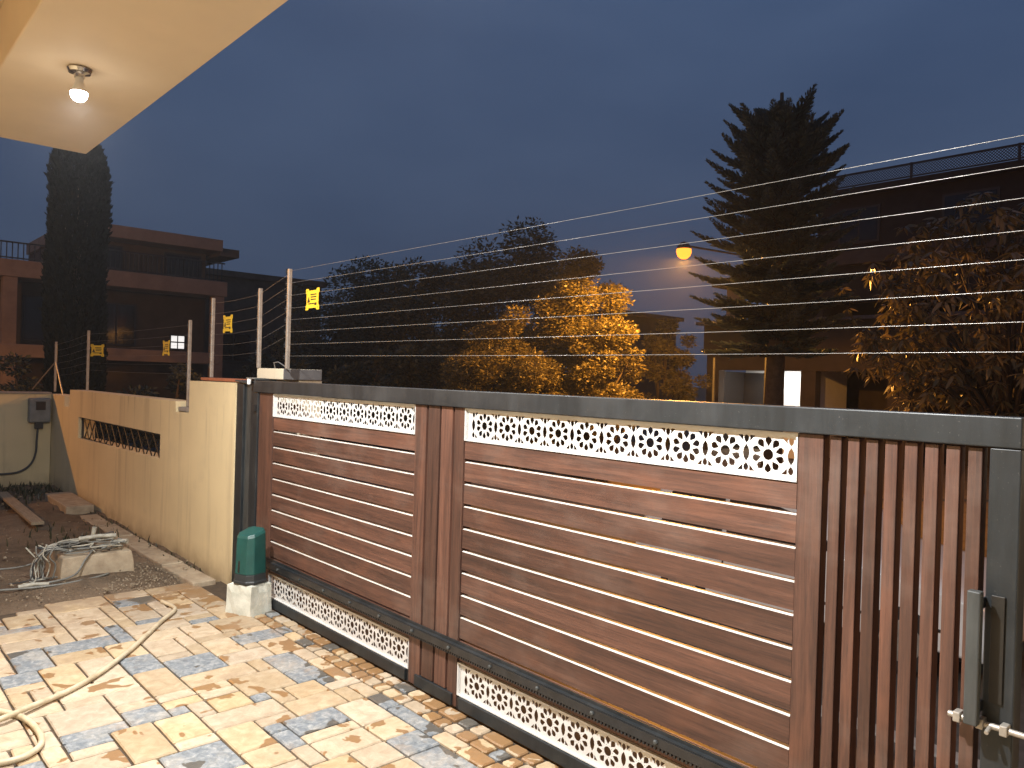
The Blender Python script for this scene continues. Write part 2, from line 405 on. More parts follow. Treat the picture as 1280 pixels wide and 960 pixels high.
# ================================================================== LARGE STRUCTURE
# ---- ground, road, street apron
struct('ground', MB().add([(-900,-900,GZ),(900,-900,GZ),(900,900,GZ),(-900,900,GZ)], [(0,1,2,3)]), M['verge'])
struct('road', MB().box(-300, 200, 5.6, 11.2, GZ-.2, GZ+.05), M['asphalt'])
struct('side_street', MB().box(-26.5, -20.5, 11.4, 300, GZ-.2, GZ+.045), M['asphalt'])
struct('side_street', MB().box(-26.5, -20.5, -200, 5.4, GZ-.2, GZ+.045), M['asphalt'])
for a, b in ((-20.3, 60), (-120, -26.7)):
    struct('kerb', MB().box(a, b, 5.42, 5.58, GZ-.2, GZ+.16), M['kerb'], bevel=.012)
    struct('kerb', MB().box(a, b, 11.22, 11.38, GZ-.2, GZ+.16), M['kerb'], bevel=.012)
struct('street_apron', MB().add([(-5.5,2.72,-.03),(1.0,2.72,-.03),(1.0,5.40,GZ+.15),(-5.5,5.40,GZ+.15),(-5.5,2.72,-.9),(1.0,2.72,-.9),(1.0,5.40,-.9),(-5.5,5.40,-.9)], [(0,1,2,3),(4,5,6,7),(0,1,5,4),(1,2,6,5),(2,3,7,6),(3,0,4,7)]), M['asphalt'])

# ---- yard soil with a rough surface
def soil_mesh():
    mb = MB(); nx, ny = 90, 80; xs = np.linspace(-12.79, -6.02, nx); ys = np.linspace(-4.5, 2.555, ny)
    for j in range(ny):
        for i in range(nx):
            x, y = xs[i], ys[j]
            h = .055*(mnoise.noise(Vector((x*.9, y*.9, 3)))+.6*mnoise.noise(Vector((x*2.6, y*2.6, 7)))+.35*mnoise.noise(Vector((x*7, y*7, 1))))
            h += .05*max(0, min(1, (-8.2-x)/1.5))*(.5+mnoise.noise(Vector((x*1.7, y*1.7, 9))))
            e = min(1, max(0, (-6.35-x)/.5)); h = h*(.25+.75*e)-.035*(1-e)-.006
            mb.v.append((x, y, h))
    for j in range(ny-1):
        for i in range(nx-1): mb.f.append((j*nx+i, j*nx+i+1, (j+1)*nx+i+1, (j+1)*nx+i)); mb.m.append(0)
    return mb
soil = struct('soil', soil_mesh(), M['soil'], smooth=True)

# ---- paving: bed and individual stones
rng = random.Random(11)
U, PX0, PY0 = .0985, -4.10, .88
paving = bpy.data.objects.new('paving', MB().box(-6.40, 3.5, -1.6, 2.70, -.12, -.016).mesh('paving', M['bed'])); COL.objects.link(paving)
ORIG['paving'] = (0, 0, 0); tag(paving, kind='structure')
KNOWN = [(-1,3,2,2,1),(1,0,1,2,1),(-3,0,3,3,0),(-4,3,2,2,0),(1,2,4,2,0),(-6,5,4,2,0),(-14,2,2,4,1),(-19,0,1,3,1),(-10,-1,2,2,1),(-7,7,3,3,1),(5,3,3,3,1),(-4,12,3,2,1),
 (-1,12,2,2,1),(-9,12,2,3,1),(5,9,2,3,1),(5,8,1,1,1),(1,9,1,1,1),(1,13,1,1,1),(0,5,1,1,1),(-9,10,3,2,0),(-6,10,2,3,0),(-7,13,3,2,0),(-4,7,2,4,0),(-4,11,2,1,0),(-2,9,3,3,0),
 (0,6,2,1,0),(0,7,2,2,0),(1,10,2,1,0),(1,11,2,2,0),(3,10,2,3,0),(2,6,2,4,0),(1,4,3,2,0),(10,12,2,2,1),(7,14,4,1,1),(5,12,3,2,0),(8,9,2,3,0)]
I0, I1, J0, J1 = -24, 76, -25, 15
occ = set(); tiles = []
def put(i, j, w, h, c):
    for a in range(i, i+w):
        for b in range(j, j+h): occ.add((a, b))
    tiles.append((i, j, w, h, c))
for t in KNOWN: put(*t)
edge_i = {j: I0+rng.choice([0,0,0,1,1,2]) for j in range(J0, J1+3)}
SZ = [((3,3),5), ((2,3),6), ((3,2),4), ((2,2),4), ((2,4),7), ((4,2),2), ((1,2),2), ((2,1),1), ((1,3),2), ((3,4),4)]
for i in range(I0, I1):
    for j in range(J0, J1):
        if (i, j) in occ or i < edge_i[j]: continue
        opts = []
        for (w, h), wt in SZ:
            ok = i+w <= I1 and j+h <= J1 and all((a, b) not in occ for a in range(i, i+w) for b in range(j, j+h))
            if ok: opts += [(w, h)]*wt
        w, h = rng.choice(opts) if opts else (1, 1)
        put(i, j, w, h, 1 if rng.random() < (.13 if w*h < 9 else .06) else 0)
TM = {}
def tile_mesh(w, h, var, rough=.0, rnd_corner=0.0):
    key = (round(w, 4), round(h, 4), var, rnd_corner)
    if key in TM: return TM[key]
    q = random.Random(str(key)); g = .0052; x, y = w/2-g, h/2-g
    bev = .006
    def ring(ins, z, jit):
        pts = []
        X, Y = x-ins, y-ins; c = .006+rnd_corner
        nx = max(2, int(w/.09)); ny = max(2, int(h/.09))
        base = [(-X+c, -Y)]+[(-X+c+(2*X-2*c)*k/nx, -Y) for k in range(1, nx)]+[(X-c, -Y), (X, -Y+c)]+[(X, -Y+c+(2*Y-2*c)*k/ny) for k in range(1, ny)]+[(X, Y-c), (X-c, Y)] \
             + [(X-c-(2*X-2*c)*k/nx, Y) for k in range(1, nx)]+[(-X+c, Y), (-X, Y-c)]+[(-X, Y-c-(2*Y-2*c)*k/ny) for k in range(1, ny)]+[(-X, -Y+c)]
        return [(a+jt[0], b+jt[1], z) for (a, b), jt in zip(base, jit)]
    n = len(ring(0, 0, [(0, 0)]*200)); jit = [(q.uniform(-.0022, .0012), q.uniform(-.0022, .0012)) for _ in range(n)]
    mb = MB(); lo = ring(0, -.04, jit); mi_ = ring(0, -bev, jit); hi = ring(bev, 0, jit)
    mb.v = lo+mi_+hi
    for k in range(n):
        k2 = (k+1) % n
        mb.f += [(k, k2, n+k2, n+k), (n+k, n+k2, 2*n+k2, 2*n+k)]
    mb.f.append(tuple(2*n+k for k in range(n))); mb.m = [0]*len(mb.f)
    TM[key] = mb.mesh('paver', M['paver']); return TM[key]
pav = []
for (i, j, w, h, c) in tiles: pav.append((PX0+(i+w/2)*U, PY0+(j+h/2)*U, w*U, h*U, c, 0))
x = PX0+I0*U                                             # tumbled setts along the gate track
for row, yb in ((0, PY0+J1*U+.0015), (1, PY0+J1*U+.098)):
    x = PX0+(I0+8)*U
    while x < 3.3:
        w = rng.choice([.085, .098, .11, .14, .17]); pav.append((x+w/2, yb+.046, w-.006, .09, 1 if rng.random() < .08 else 0, .003)); x += w
def in_view(x, y):
    for dx in (-.15, 0, .15):
        for dy in (-.15, 0, .15):
            p = proj(x+dx, y+dy, 0)
            if p and -20 < p[0] < 1300 and p[1] < 980: return True
    return False
vis = [p for p in pav if in_view(p[0], p[1])]; hid = [p for p in pav if not in_view(p[0], p[1])]
vis.sort(key=lambda p: -(p[2]*p[3])/(p[0]**2+p[1]**2+3))
hid += vis[290:]; vis = vis[:290]
blue_mesh = {}
for (x, y, w, h, c, rc) in vis:
    me = tile_mesh(w, h, rng.randrange(2), 0, rc)
    if c:
        if me.name not in blue_mesh: bmx = me.copy(); bmx.materials[0] = M['paver_blue']; blue_mesh[me.name] = bmx
        me = blue_mesh[me.name]
    o = link('paver', me, paving, (x, y, rng.uniform(-.0025, .0008)))
    o.rotation_euler = (rng.uniform(-.004, .004), rng.uniform(-.004, .004), rng.uniform(-.006, .006)+(math.pi if rng.random() < .5 else 0))
rest = MB()
for (x, y, w, h, c, rc) in hid:
    mi = 1 if c else 0; e = .004
    rest.box(x-w/2+e, x+w/2-e, y-h/2+e, y+h/2-e, -.04, rng.uniform(-.003, 0), mi)
if hid: tag(rest.build('paver_field', [M['paver'], M['paver_blue']], paving), kind='stuff')

# ---- own house: porch roof over the camera
house = thing('porch_house', (-1.6, -1.8, 0), 'cream house porch whose peach soffit overhangs the paved yard', 'house')
MB().box(-6.25, 3.6, -1.8, -1.6, -.1, 3.5).build('front_wall', M['wall'], house)
MB().box(-6.27, 3.6, .68, 1.43, 3.30, 3.62).build('edge_beam', M['soffit'], house, bevel=.008)
MB().box(-6.27, -5.62, -1.6, .678, 3.302, 3.62).build('return_beam', M['soffit'], house, bevel=.008)
MB().box(-6.30, 3.63, -1.9, 1.46, 3.622, 3.80).build('roof_slab', M['soffit'], house, bevel=.01)
MB().box(3.1, 3.5, .86, 1.26, -.1, 3.298).build('column', M['wall'], house, bevel=.01)

# ---- boundary walls
WY0, WY1 = 2.56, 2.76
wl = thing('boundary_wall', (-9.5, 2.66, 0), 'long cream boundary wall with stepped top and grilled slot beside the gate', 'wall')
outer = [(-12.99,-.85),(-6.2,-.85),(-6.2,1.66),(-7.255,1.655),(-7.255,1.36),(-7.60,1.35),(-7.62,1.452),(-11.74,1.440),(-11.75,1.20),(-12.03,1.20),(-12.05,1.345),(-12.99,1.345)]
hole = [(-11.25,.82),(-11.25,1.10),(-8.03,1.105),(-8.03,.855)]
plate(outer, [hole], WY0, WY1).build('wall_body', M['wall'], wl)
MB().box(-7.60, -7.257, 2.58, 2.755, 1.3605, 1.40).build('notch_ledge', M['cement'], wl, bevel=.004)
MB().box(-7.1, -6.22, 2.60, 2.80, 1.664, 1.69).build('coping_tile', M['terracotta'], wl, bevel=.006)
gr = MB().box(-11.25, -8.03, 2.60, 2.62, .80, .835).box(-11.25, -8.03, 2.60, 2.62, 1.08, 1.12).box(-11.262, -11.22, 2.598, 2.622, .8, 1.12).box(-8.06, -8.02, 2.598, 2.622, .8, 1.12).build('grille_frame', M['ink'], wl)
for k in range(13):
    xa = -11.15+k*.25
    for s in (-1, 1):
        a = Vector((xa, 2.61+.006*s, .835 if s > 0 else 1.09)); b = Vector((xa+.25, 2.61+.006*s, 1.09 if s > 0 else .835))
        if b.x > -8.05: continue
        MB().tube([a, b], .008, 6).build('grille_bar', M['ink'], wl)
ws = thing('side_boundary_wall', (-12.9, 0, 0), 'plain cream side boundary wall carrying the grey meter box', 'wall')
MB().box(-13.0, -12.8, -6.0, 2.555, -.85, 1.345).build('wall_body', M['wall'], ws, bevel=.006)
MB().box(-13.02, -12.785, -6.0, 2.552, 1.346, 1.372).build('coping', M['cement'], ws, bevel=.004)

# ---- pillar behind the gate end
pl = thing('gate_pillar', (-5.77, 2.83, 0), 'plastered gate pillar with pale flat cap behind the gate end', 'pillar')
MB().box(-5.97, -5.57, 2.80, 3.0, -.85, 1.698).build('shaft', M['pillar'], pl, bevel=.006)
cp_ = MB().box(-6.02, -5.545, 2.655, 2.985, 1.70, 1.785); cp_.m[3] = 1; cp_.build('cap', [M['pillar'], M['cement_and_cap_shade']], pl, bevel=.006)  # shade on the cap's right-hand face is put into its colour

wr = thing('boundary_wall', (1.6, 2.76, 0), 'short cream boundary wall beyond the bolt end of the gate', 'wall')
MB().box(-.099, 3.6, 2.66, 2.86, -.85, 1.66).build('wall_body', M['wall'], wr, bevel=.006)
pr_ = thing('gate_pillar', (-.31, 2.80, 0), 'cream gate pillar beyond the bolt end of the gate', 'pillar')
MB().box(-.52, -.10, 2.64, 3.0, -.85, 1.70).build('shaft', M['pillar'], pr_, bevel=.006)
MB().box(-.56, -.06, 2.60, 3.04, 1.701, 1.785).build('cap', M['pillar'], pr_, bevel=.006)
# ================================================================== THE SLIDING GATE
gate = thing('sliding_gate', (-3.2, 2.58, 0), 'dark wood slatted sliding gate in charcoal steel frame with white filigree bands', 'gate')
F0 = 2.545                                                     # front plane of the steel frame
MB().box(-5.80, -.640, F0-.012, 2.612, 1.597, 1.687).build('top_beam', M['steel'], gate, bevel=.004)
for a, b in ((-5.74, -3.652), (-3.56, -3.215), (-3.155, -.722)):
    MB().box(a, b, F0-.004, 2.61, .004, .070).build('bottom_beam', M['steel'], gate, bevel=.004)
MB().box(-5.74, -.722, 2.556, 2.604, -.002, .062).build('bottom_runner', M['black'], gate)
MB().box(-.7215, -.6405, F0-.006, 2.61, .0, 1.5955).build('end_stile', M['steel'], gate, bevel=.004)
MB().box(-5.80, -5.735, F0-.004, 2.61, .0, 1.5955).build('end_stile', M['steel'], gate, bevel=.004)
def slat(x0, x1, y0, y1, z0, z1):
    c = ((x0+x1)/2, (y0+y1)/2, (z0+z1)/2)
    sec = [(y0, z0), (y0, z1-.0048), (y0+.008, z1), (y1, z1), (y1, z0)]
    mb = MB().loft([[(x, y, z) for y, z in sec] for x in (x0, x1)]); 
    if z1 < 1.4: mb.m[1] = mb.m[2] = 1
    return mb.build('horizontal_slat', [M['wood_h'], M['slat_top']], gate, org=c)
def board(name, x0, x1, y0, y1, z0, z1, mat, top=None, bev=.0025):
    c = ((x0+x1)/2, (y0+y1)/2, (z0+z1)/2)
    mats = [M[mat], M[top]] if top else M[mat]
    return MB().box(x0, x1, y0, y1, z0, z1, 0, 1 if top else None).build(name, mats, gate, bevel=bev, org=c)
board('wood_stile', -5.733, -5.49, 2.556, 2.60, .072, 1.595, 'wood_v')
for a, b in ((-3.632, -3.526), (-3.507, -3.402), (-3.386, -3.286), (-3.268, -3.186)):
    board('wood_stile', a, b, 2.552, 2.60, .072 if a > -3.56 and b < -3.22 else .004, 1.595, 'wood_v')
MB().box(-3.64, -3.18, 2.602, 2.609, .08, 1.59).build('backing_plate', M['black'], gate)
board('wood_stile', -1.316, -1.226, 2.552, 2.60, .072, 1.595, 'wood_v')
for k in range(8):
    a = -1.2025+k*.0601
    board('vertical_slat', a, a+.0385, 2.552, 2.602, .072, 1.592, 'wood_v')
tops = [1.4212, 1.3105, 1.192, 1.0735, .955, .8365, .72, .6015, .484]
for (xa, xb) in ((-5.485, -3.638), (-3.181, -1.320)):
    for k, z in enumerate(tops):
        zb = tops[k+1]+.0155 if k < 8 else .372
        o = slat(xa, xb, 2.560, 2.588, zb, z)
        o.location.y += random.Random(k*7+int(xa*10)).uniform(-.0015, .0015)
    board('rail_board', xa, xb, 2.561, 2.590, .252, .358, 'wood_h')
# rack and its carrier angle
rk = MB().box(-5.74, -.73, 2.520, 2.5445, .300, .338)
xx = -5.73
while xx < -.74:
    rk.box(xx, xx+.010, 2.522, 2.543, .286, .300); xx += .019
rack = rk.build('gear_rack', M['black'], gate)
xx = -5.6
while xx < -.8:
    MB().lathe([(.010, 0), (.010, .008), (.006, .011)], 6, (0, 0, 0))  .build('bolt', M['steel_pale'], rack, org=(0,0,0)).matrix_local = Matrix.Translation((xx+3.2, 2.520-2.58, .319)) @ Matrix.Rotation(R(90), 4, 'X')
    xx += .34
MB().box(-5.74, -.73, 2.5255, 2.5515, .339, .343).box(-5.74, -.73, 2.5475, 2.5515, .343, .358).build('rack_angle', M['steel'], gate)

def filigree(x0, x1, z0, z1):
    zc = (z0+z1)/2; n = 10; p0 = x0+.058; p1 = x1-.030; pitch = (p1-p0-.0)/n; holes = []
    def arc(c, r, k, a0=0): return [(c[0]+r*math.cos(a0+2*math.pi*i/k), c[1]+r*math.sin(a0+2*math.pi*i/k)) for i in range(k)]
    def petal(c, ang, r0, r1, w):
        pr = [(0, 0), (.28, .55), (.58, 1), (.82, .78), (1, 0)]
        out = [(r0+(r1-r0)*t, w*s) for t, s in pr]+[(r0+(r1-r0)*t, -w*s) for t, s in pr[-2:0:-1]]
        ca, sa = math.cos(ang), math.sin(ang)
        return [(c[0]+u*ca-v*sa, c[1]+u*sa+v*ca) for u, v in out]
    for k in range(n):
        c = (p0+pitch*(k+.5), zc)
        holes.append(arc(c, .0205, 12))
        for q in range(10): holes.append(petal(c, math.pi/2+q*math.pi/5, .0300, .0655, .0134))
        for q in range(10): holes.append(arc((c[0]+.0262*math.cos(math.pi/2+(q+.5)*math.pi/5), c[1]+.0262*math.sin(math.pi/2+(q+.5)*math.pi/5)), .0022, 5))
    for k in range(n+1):
        cx = p0+pitch*k
        holes.append([(cx, zc-.032), (cx+.010, zc-.017), (cx+.0135, zc), (cx+.010, zc+.017), (cx, zc+.032), (cx-.010, zc+.017), (cx-.0135, zc), (cx-.010, zc-.017)])
        for s in (1, -1):
            holes.append([(cx, zc+s*.0355), (cx+.008, zc+s*.045), (cx+.0105, zc+s*.054), (cx+.007, zc+s*.063), (cx, zc+s*.0665), (cx-.007, zc+s*.063), (cx-.0105, zc+s*.054), (cx-.008, zc+s*.045)])
            for d in (-1, 1):
                if (k == 0 and d < 0) or (k == n and d > 0): continue
                holes.append([(cx+d*.0145, zc+s*.0655), (cx+d*.0355, zc+s*.0655), (cx+d*.0145, zc+s*.0435)])
    f = plate([(x0, z0), (x1, z0), (x1, z1), (x0, z1)], holes, 2.5662, 2.5677)
    p = f.build('filigree_panel', M['filigree'], gate, org=((x0+x1)/2, 2.568, zc))
    fr = MB()
    fr.box(x0, x1, 2.552, 2.5655, z0, z0+.006).box(x0, x1, 2.552, 2.5655, z1-.006, z1).box(x0, x0+.006, 2.552, 2.5655, z0+.0062, z1-.0062).box(x1-.006, x1, 2.552, 2.5655, z0+.0062, z1-.0062)
    fr.build('panel_rim', M['filigree'], p)
for (xa, xb) in ((-5.486, -3.636), (-3.182, -1.319)):
    filigree(xa, xb, 1.422, 1.594); filigree(xa, xb, .072, .246)
# pull handle and bolt
hd = MB().box(-.748, -.712, 2.468, 2.498, .80, 1.185).build('pull_handle', M['steel_pale'], gate, bevel=.004)
for zz in (.83, 1.13): MB().box(-.742, -.718, 2.499, 2.538, zz, zz+.03).build('handle_standoff', M['steel'], hd)
MB().box(-.703, -.668, 2.532, 2.5385, .86, 1.17).build('dark_strip', M['ink'], gate, bevel=.002)  # flat dark strip on the end stile beside the handle
bt = MB().tube([(-.80, 2.515, .80), (-.60, 2.515, .80)], .009, 10).tube([(-.69, 2.515, .80), (-.69, 2.478, .79)], .006, 8).build('slide_bolt', M['galv'], gate, smooth='auto')
for a in (-.775, -.715, -.655):
    MB().box(a-.010, a+.010, 2.500, 2.537, .785, .815).build('bolt_keeper', M['galv'], bt, bevel=.003)
for zz in (.35, 1.45): MB().box(-5.79, -5.74, 2.52, 2.5405, zz, zz+.05).build('guide_block', M['black'], gate)

# guide post at the closing end of the wall
gp = thing('gate_guide_post', (-5.98, 2.60, 0), 'weathered steel channel guide post between cream wall and wooden gate', 'post')
MB().box(-6.193, -6.06, 2.565, 2.62, -.1, 1.655).build('flange', M['steel'], gp, bevel=.004)
MB().box(-6.058, -5.90, 2.585, 2.63, -.1, 1.655).build('web', M['steel_pale'], gp, bevel=.004)
MB().box(-5.898, -5.805, 2.56, 2.62, -.1, 1.655).build('flange', M['steel'], gp, bevel=.004)
MB().obox((-6.08, 2.62, 1.672), (.12, 0, -.006), (0, .07, 0), (0, 0, .006)).obox((-5.885, 2.62, 1.687), (.085, 0, .012), (0, .07, 0), (0, 0, .005)).build('cap_plate', M['steel_pale'], gp)
MB().lathe([(.013, -.045), (.015, -.04), (.015, -.005), (.012, 0)], 14, (-5.84, 2.515, 1.700)).build('roller', M['bulb_white'], gp, smooth='auto')
MB().box(-5.86, -5.82, 2.50, 2.64, 1.7005, 1.708).box(-5.86, -5.82, 2.632, 2.64, 1.64, 1.7005).build('roller_bracket', M['galv'], gp)

# ================================================================== GATE MOTOR
def rotpt(u, v, z):                        # frame of the plinth: u along its front, v into depth
    o = Vector((-5.296, 2.335, 0)); a = Vector((-.925, -.380, 0)); b = Vector((-.30, .955, 0)); p = o+a*u+b*v
    return (p.x, p.y, z)
pth = MB()
def rect(u0, u1, v0, v1, z): return [rotpt(u0, v0, z), rotpt(u1, v0, z), rotpt(u1, v1, z), rotpt(u0, v1, z)]
pq = random.Random(5)
def rough_rect(u0, u1, v0, v1, z, j=.006, k=5):
    cs = [(u0, v0), (u1, v0), (u1, v1), (u0, v1)]; out = []
    for i in range(4):
        a, b = cs[i], cs[(i+1) % 4]
        for q in range(k):
            t = q/k; out.append(rotpt(a[0]+(b[0]-a[0])*t+pq.uniform(-j, j), a[1]+(b[1]-a[1])*t+pq.uniform(-j, j), z+pq.uniform(-j, j)*.6))
    return out
pth.loft([rough_rect(-.004, .235, -.004, .20, -.05), rough_rect(0, .232, 0, .198, .05, .003), rough_rect(.002, .23, .002, .196, .15, .003), rough_rect(.008, .222, .006, .19, .205, .008), rough_rect(.03, .2, .03, .17, .218, .004)])
pl_o = pth.build('concrete_plinth', M['plinth'], org=(-5.42, 2.38, 0))
tag(pl_o, 'rough whitewashed concrete plinth under the green gate motor', 'plinth')
mo = thing('gate_motor', (-5.42, 2.40, .215), 'green plastic sliding gate motor box on the white plinth', 'motor')
fp = [(.055, .008), (.16, .008), (.20, .045), (.20, .15), (.17, .18), (.05, .18), (.018, .15), (.018, .045)]
def foot(s, z, zs=None, dv=0): return [rotpt(.109+(u-.109)*s, .095+(v-.095)*s+dv, z if zs is None else zs(u, v)) for u, v in fp]
MB().loft([foot(1.10, .218), foot(1.10, .236), foot(1.04, .24), foot(1.03, .285)]).build('base_collar', M['motor_base'], mo, bevel=.003)
hs = MB().loft([foot(1.02, .2855), foot(1.0, .34), foot(.96, .50), foot(.93, .56, lambda u, v: .545+.25*(v-.008)), foot(.80, .58, lambda u, v: .568+.25*(v-.008))]).build('housing', M['motor'], mo, bevel=.006)
def fr(u0, u1, z0, z1, off): return MB().add([rotpt(u0, .008-off, z0), rotpt(u1, .008-off, z0), rotpt(u1, .012-off*.2, z1), rotpt(u0, .012-off*.2, z1), rotpt(u0, .03, z0), rotpt(u1, .03, z0), rotpt(u1, .03, z1), rotpt(u0, .03, z1)], [(0,1,2,3),(4,5,6,7),(0,1,5,4),(1,2,6,5),(2,3,7,6),(3,0,4,7)])
fr(.118, .134, .30, .42, .004).build('release_slot', M['ink'], hs)

# ================================================================== ELECTRIC FENCE
FY = 2.66
WZ = [2.526, 2.433, 2.338, 2.242, 2.156, 2.064, 1.969, 1.879]
ef = thing('electric_fence', (-2.3, FY, 1.78), 'eight strand electric fence strung above the sliding gate', 'fence')
def post(par, x, z0, z1, ins, y=FY, lean=0):
    p = MB().box(-.014, .014, -.014, .014, 0, z1-z0)
    p.v = [(a+lean*c, b, c) for a, b, c in p.v]
    me = p.mesh('post', M['galv']); pb = ORIG[par.name]
    o = link('post', me, par, (x-pb[0], y-pb[1], z0-pb[2]), .003, world=(x, y, z0))
    for z in ins:
        if z < z0+.04 or z > z1: continue
        i = MB().lathe([(.008, -.022), (.016, -.018), (.008, -.010), (.016, -.004), (.016, .004), (.008, .010), (.016, .018), (.008, .022)], 8)
        link('insulator', i.mesh('insulator', M['insul']), o, (-.030, -.004, z-z0))
    return o
post(ef, -5.49, 1.785, 2.545, WZ); post(ef, .95, 1.66, 2.56, WZ)
for k, z in enumerate(WZ):
    q = random.Random(k); pts = [(-5.52+6.45*t, FY-.004, z+.0012*math.sin(9*t+k)-.004*4*t*(1-t)+.002) for t in np.linspace(0, 1, 24)]
    MB().tube(pts, .0011, 5).build('wire', M['wire'], ef, smooth=True)
wf = thing('electric_fence', (-9.5, FY, 1.45), 'electric fence on galvanised posts along the cream boundary wall', 'fence')
WP = [(-13.12, 1.373, 2.12, 0), (-11.28, 1.442, 2.237, 0), (-7.57, 1.402, 2.234, .0), (-7.0, 1.692, 2.412, 0), (-6.0, 1.787, 2.432, -.01)]
def wzs(z0, z1): return [z1-.05-k*.094 for k in range(7)]
for x, z0, z1, ln in WP: post(wf, x, z0, z1, wzs(z0, z1), lean=ln)
for a, b in zip(WP[:-1], WP[1:]):
    if abs(a[0]+7.57) < .01: continue
    for k in range(6):
        za = a[2]-.05-k*.094; zb = b[2]-.05-k*.094
        if za < a[1]+.06 or zb < b[1]+.03: continue
        MB().tube([(a[0]-.03, FY-.004, za), ((a[0]+b[0])/2, FY-.004, (za+zb)/2-.01), (b[0]-.03, FY-.004, zb)], .0007, 4).build('wire', M['wire'], wf)
for k in range(6): MB().tube([(-6.03, FY-.004, 2.38-k*.094), (-5.52, FY-.004, 2.50-k*.094)], .0007, 4).build('wire', M['wire'], wf)
for dx, z in ((-1.05, 1.38), (.55, 1.30)):
    MB().tube([(-13.12, FY, 1.82), (-13.12+dx, FY+(0 if dx > 0 else -.1), z)], .010, 6).build('stay', M['galv'], wf)
MB().tube([(-5.7, FY, 1.79), (-5.68, FY-.02, 1.83), (-5.6, FY-.02, 1.835), (-5.5, FY-.01, 1.80)], .004, 6).build('earth_wire', M['wire'], wf)

def warn_sign(x, z, label, rz=0, w=.20, h=.155):
    s = thing('warning_sign', (x, FY-.012, z), label, 'sign', 'yellow warning signs on the fence wires')
    W2, H2 = w/2, h/2
    ol = [(-W2, -H2), (-W2+.035, -H2), (-W2+.045, -H2+.014), (W2-.045, -H2+.014), (W2-.035, -H2), (W2, -H2), (W2, -H2+.03), (W2-.012, -H2+.04), (W2-.012, H2-.04), (W2, H2-.03), (W2, H2), (W2-.035, H2), (W2-.045, H2-.014), (-W2+.045, H2-.014), (-W2+.035, H2), (-W2, H2), (-W2, H2-.03), (-W2+.012, H2-.04), (-W2+.012, -H2+.04), (-W2, -H2+.03)]
    hl = [[(sx*(W2-.018)+.005*math.cos(t), sz*(H2-.017)+.005*math.sin(t)) for t in (0, 1.05, 2.1, 3.14, 4.2, 5.2)] for sx in (-1, 1) for sz in (-1, 1)]
    mb = plate(ol, hl, -.0015, .0015); me = mb.mesh('plate', M['yellow']); p = link('plate', me, s, (0, 0, 0), world=(x, FY-.012, z))
    def ink(name, pts):
        m2 = MB().loft([[(a_, y_, c_) for a_, c_ in pts] for y_ in (-.0032, -.0019)]); link(name, m2.mesh(name, M['ink']), p, (0, 0, 0))
    ink('warning_triangle', [(-.075, -.022), (-.032, -.022), (-.053, .018)])
    for zz, a, b in ((.030, -.03, .06), (.012, -.022, .062), (-.006, -.022, .055), (-.036, -.06, .03)):
        ink('print_line', [(a, zz), (b, zz), (b, zz+.008), (a, zz+.008)])
    ink('print_block', [(.035, -.044), (.066, -.044), (.066, -.026), (.035, -.026)])
    s.rotation_euler = (0, 0, rz); return s
warn_sign(-5.095, 2.291, 'yellow warning sign hung on the wires above the gate top', 0)
warn_sign(-6.627, 2.164, 'yellow warning sign between the two posts over the raised end of the wall', 0)
warn_sign(-8.20, 1.972, 'yellow warning sign above the wall beside the stepped notch post', 0)
warn_sign(-10.79, 1.969, 'yellow warning sign above the wall near the meter box corner', .6)

# ================================================================== PORCH BULBS
def bulb(x, y, label, watts):
    t = thing('ceiling_bulb', (x, y, 3.30), label, 'lamp', 'porch ceiling bulbs')
    MB().lathe([(.055, -.004), (.06, -.010), (.052, -.026), (.026, -.034), (.024, -.05)], 24, (x, y, 3.30)).build('ceiling_rose', M['chrome'], t, smooth='auto')
    MB().lathe([(.019, -.05), (.019, -.075), (.032, -.105), (.040, -.122), (.040, -.125)], 24, (x, y, 3.30)).build('bulb_body', M['bulb_white'], t, smooth='auto')
    d = MB().lathe([(.040, -.1255), (.041, -.135), (.037, -.152), (.026, -.166), (.010, -.173)], 24, (x, y, 3.30)).build('bulb_dome', M['led'], t, smooth=True)
    ld = bpy.data.lights.new('bulb_light', 'AREA'); ld.shape = 'DISK'; ld.size = .08; ld.energy = watts; ld.color = (1, .985, .965); ld.spread = R(180)
    lo = bpy.data.objects.new('bulb_light', ld); COL.objects.link(lo); lo.parent = t; lo.location = (0, 0, -.18)
    return t
bulb(-4.50, .985, 'lit white bulb on a chrome rose under the peach soffit', LED_W)
bulb(-1.55, .985, 'second lit white bulb further along the same soffit beam', LED2_W)


# ================================================================== STREET LAMPS
def street_lamp(base, head, label, watts, hooded):
    t = thing('street_lamp', base, label, 'lamp', 'sodium street lamps')
    b = Vector(base); h = Vector(head); top = Vector((b.x, b.y, h.z-.25))
    MB().tube([b, b+Vector((0,0,1.2)), top], [.07, .06, .04], 10).build('pole', M['pole'], t, smooth='auto')
    MB().tube([top-Vector((0,0,.1)), top+Vector((0,0,.1))+(h-top)*.2, h+Vector((0,0,.12))-(h-b).normalized()*.05], .024, 8).build('arm', M['pole'], t, smooth='auto')
    MB().lathe([(.02, .16), (.09, .13), (.15, .05), (.16, 0), (.15, -.005)], 16, tuple(h)).build('lamp_head', M['pole'], t, smooth='auto')
    MB().lathe([(.16, -.006), (.17, -.07), (.14, -.16), (.07, -.22), (.02, -.23)], 16, tuple(h)).build('lens', M['sodium'], t, smooth=True)
    ld = bpy.data.lights.new('sodium_light', 'SPOT' if hooded else 'POINT'); ld.energy = watts; ld.color = (1, .42, .07); ld.shadow_soft_size = .03
    if hooded: ld.spot_size = R(174); ld.spot_blend = .10
    lo = bpy.data.objects.new('sodium_light', ld); COL.objects.link(lo); lo.parent = t; lo.location = (h.x-b.x, h.y-b.y, h.z-b.z-.27)
    return t
